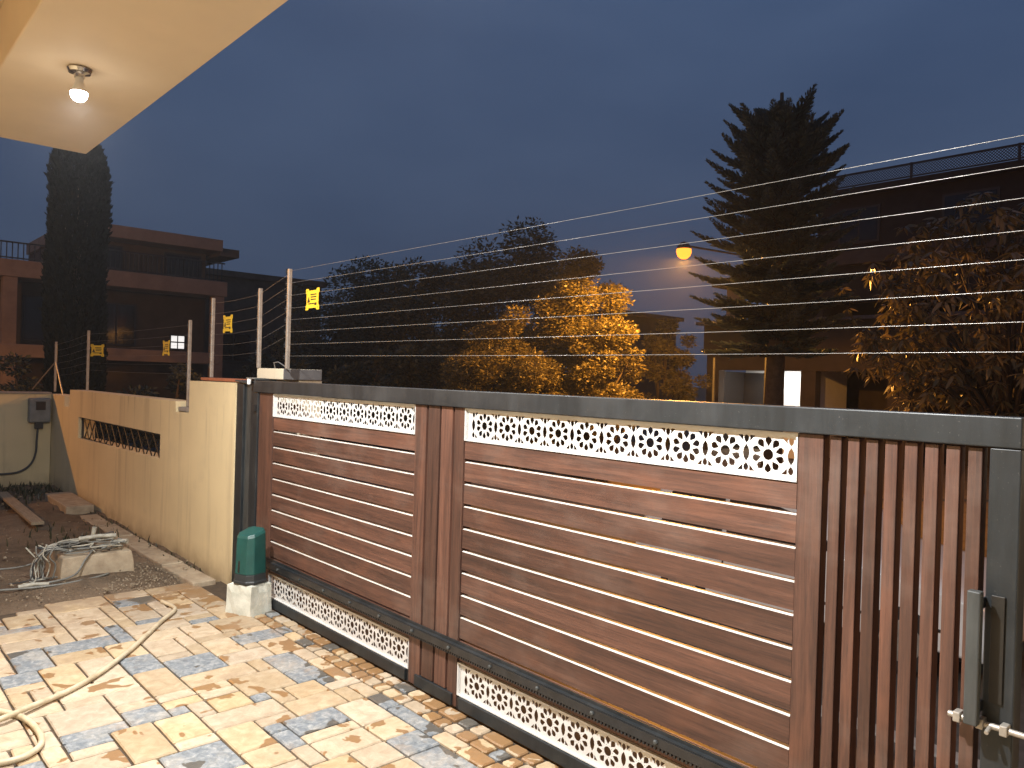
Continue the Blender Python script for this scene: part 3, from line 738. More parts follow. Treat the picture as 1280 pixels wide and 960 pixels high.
lh = px(855, 311, 17.0); pb_ = px(958, 480, 17.3)
street_lamp((pb_.x, pb_.y, GZ), tuple(lh), 'glowing orange street lamp in front of the layered conifer', SODIUM_W, True)
street_lamp((-18.9, -6.2, GZ), (-17.9, -5.4, 5.75), 'orange street lamp beyond the plain side wall, over the side street', SODIUM2_W, False)
street_lamp((4.6, 12.1, GZ), (4.1, 10.6, 5.2), 'orange street lamp over the road beyond the broad-leaved tree', SODIUM3_W, True)

# ================================================================== YARD CLUTTER
blk = MB().loft([[(-7.60,1.50,-.05),(-7.08,1.51,-.05),(-7.07,2.08,-.05),(-7.59,2.07,-.05)], [(-7.59,1.51,.10),(-7.09,1.515,.09),(-7.085,2.07,.10),(-7.58,2.065,.10)], [(-7.57,1.53,.185),(-7.105,1.53,.178),(-7.10,2.055,.182),(-7.57,2.055,.186)]]).build('concrete_block', M['concrete'], bevel=.012)
tag(blk, 'dusty concrete block heaped with cables on the bare soil', 'block')
sl = MB().obox((-10.75, 2.36, .055), (.62, -.01, 0), (0, .15, 0), (0, 0, .055)).build('concrete_slab', M['concrete'], bevel=.012)
tag(sl, 'low concrete slab lying against the wall foot beyond the cable block', 'slab')
for k in range(5):
    a = -9.95+k*.73
    st = MB().obox((a+.35, 2.385+.004*(k % 3), -.028+.006*(k % 2)), (.355, .004*(k-2), 0), (0, .095, 0), (0, 0, .055)).build('kerb_stone', M['concrete'], bevel=.01)
    tag(st, 'flat brown kerb stone along the wall foot, '+['touching the low slab', 'second from the low slab', 'halfway between slab and paving', 'second from the paving', 'touching the paving'][k], 'kerb stone', 'kerb stones along the wall foot')
pk = MB().obox((-10.55, 1.79, .09), (1.2, -.02, -.005), (.002, .06, 0), (0, 0, .016)).build('timber_plank', M['timber'], bevel=.004)
tag(pk, 'weathered timber plank lying on dark soil by the side wall', 'plank')
q = random.Random(3)
def wobble(a, b, n, amp, zamp=.02):
    a, b = Vector(a), Vector(b); out = []
    for i in range(n):
        t = i/(n-1); p = a.lerp(b, t); s = math.sin(math.pi*t)
        out.append(p+Vector((q.uniform(-amp, amp)*s, q.uniform(-amp, amp)*s, abs(q.uniform(0, zamp))*s)))
    return out
def smooth_pts(pts, n=6):
    pts = [Vector(p) for p in pts]; out = []
    for i in range(len(pts)-1):
        p0, p1, p2, p3 = pts[max(i-1, 0)], pts[i], pts[i+1], pts[min(i+2, len(pts)-1)]
        for k in range(n):
            t = k/n
            out.append(.5*((2*p1)+(-p0+p2)*t+(2*p0-5*p1+4*p2-p3)*t*t+(-p0+3*p1-3*p2+p3)*t**3))
    return out+[pts[-1]]
def cable(name, pts, r, mat, label, cat='cable', group=None, n=6):
    return tag(MB().tube(smooth_pts(pts, n), r, 7).build(name, M[mat], smooth=True), label, cat, group)
LBL = 'thin dusty cable tangled in the heap on the concrete block'
for k in range(16):
    a = Vector((q.uniform(-7.5, -7.15), q.uniform(1.42, 1.62), .19+.004*k)); pts = [a]
    for m_ in range(q.randrange(5, 9)):
        p_ = pts[-1]+Vector((q.uniform(-.11, .11), q.uniform(-.06, .16), q.uniform(-.03, .03))); p_.z = min(.27, max(.195, p_.z)); p_.x = min(-7.12, max(-7.55, p_.x)); p_.y = min(2.02, max(1.40, p_.y)); pts.append(p_)
    cable('cable', pts, q.choice([.005, .006, .008]), q.choice(['cable_grey', 'cable_grey', 'conduit', 'cable_dark']), LBL, 'cable', 'cables heaped on the block', 4)
for k in range(9):
    a = Vector((q.uniform(-7.35, -7.1), q.uniform(1.36, 1.50), .24)); b = Vector((a.x+q.uniform(-.05, .12), a.y-q.uniform(.03, .14), .015))
    cable('cable', [a+Vector((0, .1, -.02)), a, a.lerp(b, .5)+Vector((q.uniform(-.04, .04), -.04, .02)), b, b+Vector((.05, q.uniform(-.2, .15), 0))], q.choice([.005, .007]), q.choice(['cable_grey', 'cable_dark', 'conduit']), 'thin cable hanging off the yard end of the concrete block', 'cable', 'cables hanging off the block', 4)
cable('cable', [(-7.02,1.2,.02),(-6.98,1.45,.03),(-7.0,1.6,.06),(-7.06,1.68,.15),(-7.07,1.72,.20),(-7.12,1.75,.215),(-7.3,1.8,.21)], .008, 'cable_grey', 'grey cable climbing the near face of the concrete block')
cable('cable', [(-6.98,1.05,.02),(-6.93,1.2,.02),(-6.9,1.35,.02),(-6.9,1.5,.02),(-6.93,1.7,.025),(-7.0,1.85,.03)], .009, 'cable_grey', 'grey cable lying on the soil along the near face of the block')
cable('cable', [(-7.9,.7,.06),(-7.6,1.0,.06),(-7.5,1.25,.06),(-7.45,1.4,.10),(-7.4,1.46,.20)], .007, 'cable_grey', 'grey cable trailing over the soil away from the block')
for k in range(4):
    b0 = Vector((-7.26+.06*k, 1.36+.03*k, .02)); cable('cable_end', [b0, b0+Vector((.02, .02, .12)), b0+Vector((-.02+.02*k, -.03, .2)), b0+Vector((-.04+.02*k, .03*(k-2), .24+.02*k))], .006, 'cable_grey' if k % 2 else 'conduit', 'cut cable end sticking up beside the concrete block', 'cable', 'cable ends beside the block', 4)
for (a, b, r_, lb) in (((-7.35,1.70,.275), (-7.30,1.98,.285), .018, 'pale plastic conduit pipe lying on top of the cable heap'), ((-7.4,1.80,.22), (-7.37,1.825,.36), .018, 'short pale conduit stub standing up out of the cable heap'),
                     ((-7.28,1.94,.225), (-7.18,2.04,.245), .021, 'pale conduit elbow at the wall side of the cable heap'), ((-6.97,1.20,.025), (-6.94,1.40,.025), .016, 'pale conduit offcut lying on soil beside the block')):
    m_ = (Vector(a)+Vector(b))/2+Vector((.005, .005, .010))
    tag(MB().tube([a, m_, b], [r_*1.1, r_, r_*1.1], 10).build('conduit', M['conduit'], smooth='auto'), lb, 'pipe')
# gravel and weeds
gv = MB()
for k in range(520):
    x = q.gauss(-6.75, .35); y = q.uniform(1.75, 2.3) if k < 320 else q.uniform(.4, 2.2)
    if x > -6.42 or x < -7.9 or (-7.62 < x < -7.05 and 1.45 < y < 2.1): continue
    r_ = q.uniform(.004, .011); c = Vector((x, y, .006+r_*.3)); ax = Vector((q.gauss(0,1), q.gauss(0,1), q.gauss(0,1))).normalized(); a2 = ax.orthogonal().normalized(); a3 = ax.cross(a2)
    vs = [c+ax*r_*1.3, c-ax*r_*1.2, c+a2*r_, c-a2*r_*.9, c+a3*r_*.8, c-a3*r_*.85]
    gv.add(vs, [(0,2,4),(0,4,3),(0,3,5),(0,5,2),(1,4,2),(1,3,4),(1,5,3),(1,2,5)])
for k in range(480):
    x = q.uniform(-12.6, -6.45); y = q.uniform(.2, 2.5)
    r_ = q.uniform(.004, .012)*(1 if q.random() < .9 else 2.2); c = Vector((x, y, .02+.03*q.random())); ax = Vector((q.gauss(0,1), q.gauss(0,1), q.gauss(0,.3))).normalized(); a2 = ax.orthogonal().normalized(); a3 = ax.cross(a2)
    vs = [c+ax*r_*1.6, c-ax*r_*1.4, c+a2*r_, c-a2*r_*.9, c+a3*r_*.6, c-a3*r_*.65]
    gv.add(vs, [(0,2,4),(0,4,3),(0,3,5),(0,5,2),(1,4,2),(1,3,4),(1,5,3),(1,2,5)])
tag(gv.build('gravel', M['pebble']), 'scattered pale gravel on the soil at the paving edge', 'gravel', kind='stuff')
wd = MB()
def blades(mb, n, fx, fy, hmin, hmax, qq):
    for k in range(n):
        x, y = fx(), fy(); h = qq.uniform(hmin, hmax); a = qq.uniform(0, 6.28); w = .006+.004*qq.random(); lean = qq.uniform(.1, .7)*h; z = .0
        d = Vector((math.cos(a), math.sin(a), 0)); s = Vector((-d.y, d.x, 0))*w; p = Vector((x, y, z))
        mb.add([p-s, p+s, p+d*lean*.4+Vector((0,0,h*.6))+s*.8, p+d*lean*.4+Vector((0,0,h*.6))-s*.8, p+d*lean+Vector((0,0,h))], [(0,1,2,3),(3,2,4)])
blades(wd, 1900, lambda: -12.75+abs(q.gauss(0, .7)), lambda: q.uniform(-1, 2.5), .03, .13, q)
blades(wd, 160, lambda: q.uniform(-12, -6.6), lambda: 2.52-abs(q.gauss(0, .05)), .02, .06, q)
blades(wd, 120, lambda: q.gauss(-8.6, .5), lambda: q.gauss(2.0, .25), .03, .12, q)
tag(wd.build('weeds', M['grass'], fix=False), 'dark weeds growing along the foot of the yard walls', 'weeds', kind='stuff')
# hose on the paving
hose = [(-6.0,1.955,.012),(-5.80,1.975,.014),(-5.68,1.935,.016),(-5.53,1.812,.016),(-5.30,1.648,.016),(-5.03,1.45,.016),(-4.742,1.20,.016),(-4.587,1.01,.016),(-4.47,.84,.03),(-4.39,.70,.032),(-4.38,.55,.018),(-4.50,.42,.016),(-4.72,.45,.016),(-4.74,.60,.016),(-4.56,.70,.015),(-4.40,.785,.015),(-4.20,.815,.016),(-4.03,.80,.016),(-3.94,.72,.016),(-3.95,.60,.016),(-4.08,.40,.016),(-4.3,.1,.016),(-4.4,-.5,.016),(-4.2,-1.3,.016)]
hs_ = MB().tube(smooth_pts(hose, 8), .0145, 12).build('garden_hose', M['hose'], smooth=True)
tag(hs_, 'cream garden hose snaking across the stone paving', 'hose')
# meter box
mt = thing('meter_box', (-12.79, 2.39, .93), 'grey electricity meter box on the plain side wall', 'meter box')
MB().box(-12.798, -12.66, 2.255, 2.525, .94, 1.29).build('case', M['meter'], mt, bevel=.02)
MB().box(-12.662, -12.648, 2.335, 2.455, 1.12, 1.24).build('window', M['glass'], mt, bevel=.004)
MB().box(-12.662, -12.640, 2.32, 2.47, 1.242, 1.27).build('visor', M['meter'], mt)
MB().box(-12.79, -12.70, 2.34, 2.44, .85, .939).build('gland', M['dark'], mt, bevel=.006)
cable('supply_cable', [(-12.74,2.38,.87),(-12.74,2.37,.7),(-12.74,2.36,.5),(-12.74,2.30,.34),(-12.74,2.16,.24),(-12.74,1.95,.22),(-12.74,1.75,.24)], .014, 'cable_dark', 'black cable dropping from the meter box and looping left along the wall')

# ================================================================== CAR OUTSIDE
def car(x0, y0, label):
    """side towards the gate at y0, nose towards +x, rear at x0"""
    t = thing('parked_car', (x0+1.9, y0+.8, GZ+.05), label, 'car'); zb = GZ+.05; Lc, Wc = 3.7, 1.6
    prof = [(0, .42), (.02, .78), (.10, .92), (.32, 1.33), (.62, 1.43), (1.55, 1.45), (1.95, 1.38), (2.55, .95), (3.35, .84), (3.62, .70), (3.70, .45), (3.66, .26), (.06, .26)]
    lps = []
    for f, ins, up in ((0, .10, .06), (.04, .02, .01), (.12, 0, 0), (.88, 0, 0), (.96, .02, .01), (1, .10, .06)):
        lp = []
        for a, z in prof:
            tum = .16*max(0, z-.92)*(1 if f < .5 else -1)
            lp.append((x0+a+(ins if a < 1.8 else -ins)*.5, y0+f*Wc+tum*(1 if True else 0), zb+z-(up if z > .8 else -up*.3)))
        lps.append(lp)
    body = MB().loft(lps).build('body', M['car'], t, bevel=.02, smooth='auto')
    for s, yy in ((1, y0+.0), (-1, y0+Wc)):
        for pts in ([(.42, .95), (.52, 1.28), (1.18, 1.34), (1.18, .95)], [(1.24, .95), (1.24, 1.34), (1.60, 1.33), (2.02, 1.22), (2.42, .95)]):
            vs = []
            for o_ in (-.012, .03):
                for a, z in pts: vs.append((x0+a, yy+s*(o_+.16*max(0, z-.92)), zb+z))
            n = len(pts); MB().add(vs, [tuple(range(n)), tuple(range(n, 2*n))]+[(i, (i+1) % n, n+(i+1) % n, n+i) for i in range(n)]).build('side_window', M['glass'], body)
        MB().box(x0+1.20, x0+1.215, yy-.012*s-.002, yy+.01*s+.004, zb+.35, zb+.93).build('door_gap', M['dark'], body)
        MB().box(x0+.30, x0+3.3, min(yy-.012*s, yy+.02*s), max(yy-.012*s, yy+.02*s), zb+.45, zb+.475).build('side_trim', M['dark'], body)
        for a in (.72, 2.98):
            w = MB().lathe([(.15, -.09), (.27, -.09), (.30, -.06), (.30, .06), (.27, .09), (.15, .09)], 24).build('wheel', M['tyre'], t, smooth='auto', org=(0,0,0))
            w.matrix_local = Matrix.Translation((a-1.9, yy+.07*s-(y0+.8), .30)) @ Matrix.Rotation(R(90), 4, 'X')
            rm = MB().lathe([(.02, -.094), (.15, -.096), (.18, -.092), (.18, .092), (.15, .096), (.02, .094)], 16); link('rim', rm.mesh('rim', M['galv']), w, (0, 0, 0), 0, 'auto')
        MB().box(x0-.005, x0+.08, min(yy+.12*s, yy+.32*s), max(yy+.12*s, yy+.32*s), zb+.62, zb+.82).build('tail_lamp', M['tail'], t, bevel=.01)
        MB().box(x0+3.52, x0+3.68, min(yy+.15*s, yy+.42*s), max(yy+.15*s, yy+.42*s), zb+.58, zb+.72).build('headlight', M['chrome'], t, bevel=.02)
    MB().box(x0+.04, x0+3.68, y0+.10, y0+Wc-.1, zb+.22, zb+.30).build('underside', M['dark'], t)
    return t
car(-5.6, 7.0, 'small white car parked on the road beyond the gate slats')

# ================================================================== TREES
def leaves_np(rs, C, Rd, n, size, flat=.35, droop=0.0, shell=.55, aspect=.42):
    """n kite leaves scattered through ellipsoid clumps; returns verts and faces arrays"""
    C = np.asarray(C, float); Rd = np.asarray(Rd, float)
    wts = np.prod(Rd, axis=1)**(2/3); idx = rs.choice(len(C), n, p=wts/wts.sum())
    d = rs.normal(size=(n, 3)); d /= np.linalg.norm(d, axis=1)[:, None]
    rad = (shell+(1-shell)*rs.random(n)**.7)*rs.choice([1, .75, .5], n, p=[.62, .25, .13])
    P = C[idx]+d*Rd[idx]*rad[:, None]
    a = rs.normal(size=(n, 3)); a[:, 2] *= flat; a = a+d*.7; a[:, 2] -= droop; a /= np.linalg.norm(a, axis=1)[:, None]
    b = np.cross(a, rs.normal(size=(n, 3))); b /= np.linalg.norm(b, axis=1)[:, None]
    s = size*(.6+.8*rs.random(n))[:, None]
    v = np.stack([P, P+a*s*.45+b*s*aspect*.5, P+a*s, P+a*s*.45-b*s*aspect*.5], 1).reshape(-1, 3)
    f = np.arange(n*4).reshape(-1, 4)
    return v, f
def mesh_np(name, v, f, mat):
    me = bpy.data.meshes.new(name); me.from_pydata(v.tolist(), [], f.tolist()); me.materials.append(mat); me.update(); return me
def tree(base, H, cr, label, mat, seed, n=9000, leaf=.2, low=.25, clumps=26, group='trees across the street', name='street_tree', zsq=1.0, crown_c=None, trunk_r=.14):
    rs = np.random.RandomState(seed); q = random.Random(seed); base = Vector(base)
    t = thing(name, tuple(base), label, 'tree', group)
    tr = MB(); z_low = H*low; cen = Vector((0, 0, (H+z_low)/2)) if crown_c is None else Vector(crown_c); hz = (H-z_low)/2*zsq
    fork = Vector((q.uniform(-.2, .2), q.uniform(-.2, .2), max(z_low*.8, .5)))
    tr.tube([base+Vector((0,0,-.1)), base+fork*.5+Vector((q.uniform(-.06,.06), 0, 0)), base+fork], [trunk_r*1.3, trunk_r, trunk_r*.8], 8)
    C, Rr = [], []
    for k in range(clumps):
        d = rs.normal(size=3); d /= np.linalg.norm(d); rr = .35+.60*rs.random()**.6
        c = np.array(cen)+d*np.array([cr, cr, hz])*rr
        cl = (cr*.26)*(.7+.7*rs.random()); C.append(c+np.array(base)); Rr.append([cl, cl, cl*.75])
        if k < 16:
            e = Vector(c); m_ = fork.lerp(e, .5)+Vector((0, 0, .15*cr))
            tr.tube([base+fork*.9, base+m_, base+e], [trunk_r*.45, trunk_r*.28, trunk_r*.10], 5)
    tr.build('trunk', M['bark'], t, smooth=True)
    v, f = leaves_np(rs, C, Rr, n, leaf)
    v = v-np.array(base)
    link('crown', mesh_np('crown', v, f, M[mat]), t, (0, 0, 0))
    return t
def at(x, d): p = px(x, 480, d); return (p.x, p.y, GZ)
def hgt(y, x, d): return px(x, y, d).z-GZ
tree(at(425, 33), hgt(340, 425, 33), 3.0, 'dark round tree nearest the plain flat-roofed house', 'lf_dark', 1, 26000, .18, .02, 46)
tree(at(490, 33), hgt(326, 490, 33), 3.0, 'dark bushy tree between the round tree and the taller group', 'lf_dark', 2, 26000, .18, .02, 46)
tree(at(560, 31), hgt(316, 560, 31), 3.0, 'dark tree with flat crown left of the tallest street tree', 'lf_dark', 3, 28000, .18, .02, 50)
tree(at(642, 30), hgt(284, 642, 30), 3.3, 'tallest dark tree rising behind the orange lit trees', 'lf_dark', 4, 42000, .17, .02, 80)
tree(at(722, 19.5), hgt(314, 716, 19.5), 1.5, 'tree lit bright orange by the street lamp', 'lf_mid', 5, 60000, .085, .02, 90)
tree(at(640, 18.5), hgt(385, 640, 18.5), 1.45, 'low feathery shrub tree lit orange in front of the tallest tree', 'lf_mid', 6, 42000, .085, .0, 56)
tree(at(757, 18.3), hgt(425, 757, 18.3), .65, 'small bush at the foot of the brightest orange tree', 'lf_mid', 16, 7000, .08, .0, 14)
tree(at(835, 28), hgt(402, 835, 28), 1.35, 'small loose tree between the orange tree and the lit porch', 'lf_mid', 7, 12000, .12, .05, 30)
tree(at(535, 24), hgt(425, 535, 24), 1.7, 'low dark hedge tree under the bushy dark trees', 'lf_dark', 8, 12000, .2, .0, 22)
tree(at(455, 25), hgt(432, 455, 25), 1.8, 'low dark hedge tree beside the gate pillar line', 'lf_dark', 9, 12000, .2, .0, 22)
tree(at(350, 27), hgt(430, 350, 27), 1.6, 'low dark hedge tree in front of the plain flat-roofed house', 'lf_dark', 10, 10000, .2, .0, 20)
tree(at(215, 22), hgt(458, 215, 22), 1.2, 'low dark garden shrub in front of the balcony house', 'lf_dark', 11, 3000, .15, .0, 14, group='garden shrubs of the balcony house', name='garden_shrub')
tree(at(150, 22), hgt(452, 150, 22), 1.2, 'dark garden shrub at the foot of the cypress', 'lf_dark', 12, 3000, .15, .0, 14, group='garden shrubs of the balcony house', name='garden_shrub')
tree(at(30, 21), hgt(452, 30, 21), 1.2, 'dark garden shrub beside the terrace column', 'lf_dark', 13, 3000, .15, .0, 14, group='garden shrubs of the balcony house', name='garden_shrub')

# cypress: one tight column
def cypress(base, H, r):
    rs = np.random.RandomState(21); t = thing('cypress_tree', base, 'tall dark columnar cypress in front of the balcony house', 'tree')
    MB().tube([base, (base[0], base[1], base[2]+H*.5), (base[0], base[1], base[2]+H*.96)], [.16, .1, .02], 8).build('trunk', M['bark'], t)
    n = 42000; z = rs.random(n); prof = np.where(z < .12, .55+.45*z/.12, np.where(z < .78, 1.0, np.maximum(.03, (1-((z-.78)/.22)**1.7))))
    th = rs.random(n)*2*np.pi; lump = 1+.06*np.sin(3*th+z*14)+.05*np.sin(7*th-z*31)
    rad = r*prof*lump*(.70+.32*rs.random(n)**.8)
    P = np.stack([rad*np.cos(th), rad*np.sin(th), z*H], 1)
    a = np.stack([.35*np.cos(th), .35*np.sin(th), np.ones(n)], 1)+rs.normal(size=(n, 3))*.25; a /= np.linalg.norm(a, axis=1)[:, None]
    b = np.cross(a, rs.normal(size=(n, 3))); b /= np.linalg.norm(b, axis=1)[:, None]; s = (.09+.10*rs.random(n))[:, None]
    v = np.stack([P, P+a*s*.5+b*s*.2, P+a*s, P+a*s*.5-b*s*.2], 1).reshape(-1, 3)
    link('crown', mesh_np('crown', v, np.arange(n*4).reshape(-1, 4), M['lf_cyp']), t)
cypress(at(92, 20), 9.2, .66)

# araucaria: whorls of upturned plumes
def araucaria(base, H, W2):
    rs = np.random.RandomState(8); t = thing('araucaria_tree', base, 'tall layered araucaria conifer with upturned plume branches', 'tree')
    MB().tube([(base[0], base[1], base[2]-.1), (base[0]+.05, base[1], base[2]+H*.5), (base[0], base[1], base[2]+H*.97)], [.2, .14, .03], 10).build('trunk', M['bark'], t, smooth=True)
    V = []; br = MB(); z = H*.415; sc = W2/1.88
    def plume(an, ln, z, up, curl, thick, m):
        ns = 12; ts = np.linspace(0, 1, ns)
        sp = np.stack([np.cos(an)*ln*ts, np.sin(an)*ln*ts, z+ln*(up*ts+curl*ts**2.4)], 1)
        br.tube([Vector(base)+Vector(p) for p in sp[::3]], [.03, .022, .014, .006], 4)
        tt = rs.random(m)**.8; idx = tt*(ns-1); i0 = np.minimum(idx.astype(int), ns-2); w = (idx-i0)[:, None]
        P = sp[i0]*(1-w)+sp[i0+1]*w; T = sp[i0+1]-sp[i0]; T /= np.linalg.norm(T, axis=1)[:, None]
        pr = thick*np.minimum(1, .45+1.3*tt)*np.clip((1.03-tt)*2.2, .10, 1)**.8
        side = np.cross(T, [0, 0, 1]); side /= np.linalg.norm(side, axis=1)[:, None]; upv = np.cross(side, T)
        ph = rs.random(m)*2*np.pi
        D = side*np.cos(ph)[:, None]*1.5+upv*(np.sin(ph)*.55+.12)[:, None]
        a = T*.9+D*.6+rs.normal(size=(m, 3))*.10; a /= np.linalg.norm(a, axis=1)[:, None]
        b = np.cross(a, rs.normal(size=(m, 3))); b /= np.linalg.norm(b, axis=1)[:, None]
        P0 = P+D*(pr*.55*rs.random(m))[:, None]; s = (pr*.7+.03)[:, None]
        V.append(np.stack([P0, P0+a*s*.5+b*s*.15, P0+a*s, P0+a*s*.5-b*s*.15], 1).reshape(-1, 3))
    prof = [(0, .78), (.08, .98), (.22, 1.0), (.42, .98), (.58, .90), (.72, .78), (.84, .68), (.93, .58), (1.0, .40)]
    while z < H*.955:
        f = (z-H*.415)/(H*.54); Lb = W2*float(np.interp(f, [p[0] for p in prof], [p[1] for p in prof])); nb = 8 if f < .8 else 6; a0 = rs.random()*6.28
        zz = z*.985 if f < .7 else z*(.985-.05*(f-.7)/.3)
        for i in range(nb):
            plume(a0+i*2*math.pi/nb+rs.normal()*.13, Lb*(.86+.20*rs.random()), zz+rs.normal()*.05, -.10+.42*f**1.5+.04*rs.normal(), .16+.22*f, .20*sc, 520)
            plume(a0+(i+.5)*2*math.pi/nb+rs.normal()*.13, Lb*(.40+.22*rs.random()), zz+.13+rs.normal()*.06, .15+.5*f, .12, .23*sc, 260)
        z += (.46-.08*f)*sc
    br.build('branches', M['bark'], t)
    v = np.concatenate(V); link('crown', mesh_np('crown', v, np.arange(len(v)).reshape(-1, 4), M['lf_ara']), t)
ab = at(966, 13)
araucaria(ab, hgt(100, 985, 13), 1.44)

# broad-leaved tree at right with long drooping leaves
def mango(base, cen, rad, label):
    rs = np.random.RandomState(4); q = random.Random(4); t = thing('broadleaf_tree', base, label, 'tree')
    tr = MB(); B = Vector(base); Cn = Vector(cen); fork = Vector((B.x, B.y, 1.0))
    tr.tube([B, B.lerp(fork, .5)+Vector((.05, 0, 0)), fork], [.2, .15, .13], 10)
    V = []
    for k in range(380):
        d = rs.normal(size=3); d /= np.linalg.norm(d); rr = .45+.55*rs.random()**.5
        e = Cn+Vector(d*np.array(rad)*rr)
        if k < 90:
            m_ = fork.lerp(e, .55)+Vector((0, 0, .25)); tr.tube([fork, m_, e], [.05, .028, .008], 5)
        for c in range(3):
            ec = e+Vector(rs.normal(size=3)*.14); nl = rs.randint(7, 12)
            if c: tr.tube([e, ec], [.008, .004], 4)
            for l in range(nl):
                an = l*2.4+rs.random(); el = rs.uniform(-1.2, .25)
                a = Vector((math.cos(an)*math.cos(el), math.sin(an)*math.cos(el), math.sin(el))); s = rs.uniform(.13, .23)
                b = a.cross(Vector((rs.normal(), rs.normal(), 1.5))).normalized()*s*.15; dr = Vector((0, 0, -.16*s))
                V += [ec+a*.02, ec+a*s*.38+b+dr*.2, ec+a*s*.75+b*.7+dr*.8, ec+a*s+dr*1.6, ec+a*s*.75-b*.7+dr*.8, ec+a*s*.38-b+dr*.2]
    tr.build('trunk', M['bark'], t, smooth=True)
    v = np.array([tuple(p-B) for p in V]); link('crown', mesh_np('crown', v, np.arange(len(v)).reshape(-1, 6), M['lf_mango']), t)
mc = px(1268, 395, 11.5)
mango((mc.x, mc.y, GZ), tuple(mc), (2.35, 2.0, 1.75), 'broad-leaved tree with long drooping leaves beside the big dark house')

up_ = px(892, 480, 20.0); uz = px(892, 447, 20.0).z
tag(MB().tube([(up_.x, up_.y, GZ-.1), (up_.x, up_.y, uz)], .035, 8).build('utility_post', M['pole']), 'thin pale post standing left of the lit car porch', 'post')
# ================================================================== HOUSES
def win(par, p0, p1, axis, depth=.06, frame='rail'):
    """window with a frame and a pane; p0,p1 opposite corners on the wall face, axis is the wall normal axis with sign"""
    pass
# big house on the right
bh = thing('large_house', (-5, 29, GZ), 'large dark three level house with mesh roof railing behind the conifer', 'house')
YB = 26.0
def bx(n, m, *a, bev=0, par=bh): return MB().box(*a).build(n, M[m], par, bevel=bev)
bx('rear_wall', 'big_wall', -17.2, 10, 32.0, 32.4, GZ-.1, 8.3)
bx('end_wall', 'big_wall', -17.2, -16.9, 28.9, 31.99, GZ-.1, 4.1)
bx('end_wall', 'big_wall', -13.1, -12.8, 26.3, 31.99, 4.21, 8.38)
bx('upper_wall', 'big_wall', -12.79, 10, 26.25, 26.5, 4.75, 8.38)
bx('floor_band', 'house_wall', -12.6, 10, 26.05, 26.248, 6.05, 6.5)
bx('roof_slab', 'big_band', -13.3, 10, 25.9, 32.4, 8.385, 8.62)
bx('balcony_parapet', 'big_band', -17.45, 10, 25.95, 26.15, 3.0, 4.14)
bx('parapet_coping', 'cement_and_cap_shade', -17.75, 10, 25.80, 26.20, 4.142, 4.26)
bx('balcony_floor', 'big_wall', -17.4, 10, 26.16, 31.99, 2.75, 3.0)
bx('lintel', 'big_band', -17.3, 10, 25.98, 26.155, 2.38, 2.998)
bx('balcony_column', 'house_band', -16.70, -16.15, 26.3, 26.7, 3.01, 5.62)
bx('balcony_roof', 'big_wall', -17.2, -13.31, 26.0, 31.9, 5.63, 5.95)
bx('balcony_inner_wall', 'big_wall', -16.9, -13.11, 29.5, 29.7, 3.01, 5.62)
for a, b in ((-17.3, -16.75), (-13.4, -12.85), (-10.4, -9.75), (-6.6, -6.0), (-3, -2.4)):
    bx('pillar', 'big_band', a, b, 26.0, 26.4, GZ-.1, 2.378)
# lit car porch
bx('porch_back_wall', 'house_white', -17.15, -13.2, 28.6, 28.8, GZ-.1, 2.74)
bx('porch_side_wall', 'house_white', -13.2, -13.0, 26.41, 28.8, GZ-.1, 2.74)
bx('porch_side_wall', 'house_white', -17.29, -17.15, 26.41, 26.95, GZ-.1, 2.74); bx('porch_shutter', 'dark', -17.29, -17.16, 26.951, 28.59, GZ-.1, 2.36)
bx('porch_ceiling', 'house_white', -17.14, -13.21, 26.17, 28.59, 2.70, 2.748)
bx('porch_door', 'dark', -17.14, -15.45, 28.5, 28.598, GZ-.1, 2.34)
bx('dark_bay_wall', 'big_wall', -12.85, 10, 29.5, 29.7, GZ-.1, 2.74)
tl = bx('tube_light', 'tube', -15.9, -14.5, 27.6, 27.66, 2.56, 2.60)
pd = bpy.data.lights.new('porch_light', 'AREA'); pd.shape = 'RECTANGLE'; pd.size = 1.4; pd.size_y = .06; pd.energy = 90; pd.color = (1, .98, .94)
po = bpy.data.objects.new('porch_light', pd); COL.objects.link(po); po.parent = bh; po.location = (-15.2+5, 27.63-29, 2.55-GZ)
for x0, x1 in ((-12.3, -10.9), (-9.0, -7.4), (-5.2, -3.6)):
    w = bx('window', 'rail', x0, x1, 26.20, 26.249, 6.75, 8.0)
    MB().box(x0+.08, (x0+x1)/2-.03, 26.18, 26.21, 6.83, 7.92).build('pane', M['glass'], w); MB().box((x0+x1)/2+.03, x1-.08, 26.18, 26.21, 6.83, 7.92).build('pane', M['glass'], w)
# roof railing of diamond mesh
rl = MB().box(-12.9, 10, 25.95, 25.99, 9.06, 9.12).box(-12.9, 10, 25.95, 25.99, 8.66, 8.70); rlo = rl.build('roof_railing', M['rail'], bh)
for k in range(8): MB().box(-12.9+k*3.0, -12.83+k*3.0, 25.94, 26.0, 8.62, 9.13).build('railing_post', M['rail'], rlo)
ms = MB(); x = -12.8
while x < 9.8:
    for s in (-1, 1):
        a = Vector((x, 25.97, 8.70 if s > 0 else 9.06)); b = Vector((x+.36, 25.97, 9.06 if s > 0 else 8.70)); dd = (b-a).normalized()*.012; ms.obox((a+b)/2, (b-a)/2, (0, .006, 0), Vector((-dd.z, 0, dd.x))*.8)
    x += .09
tag(ms.build('railing_mesh', M['rail'], rlo), kind='stuff')
bx('mesh_gate', 'house_white', -13.95, -13.42, 25.90, 25.93, GZ-.1, .3)

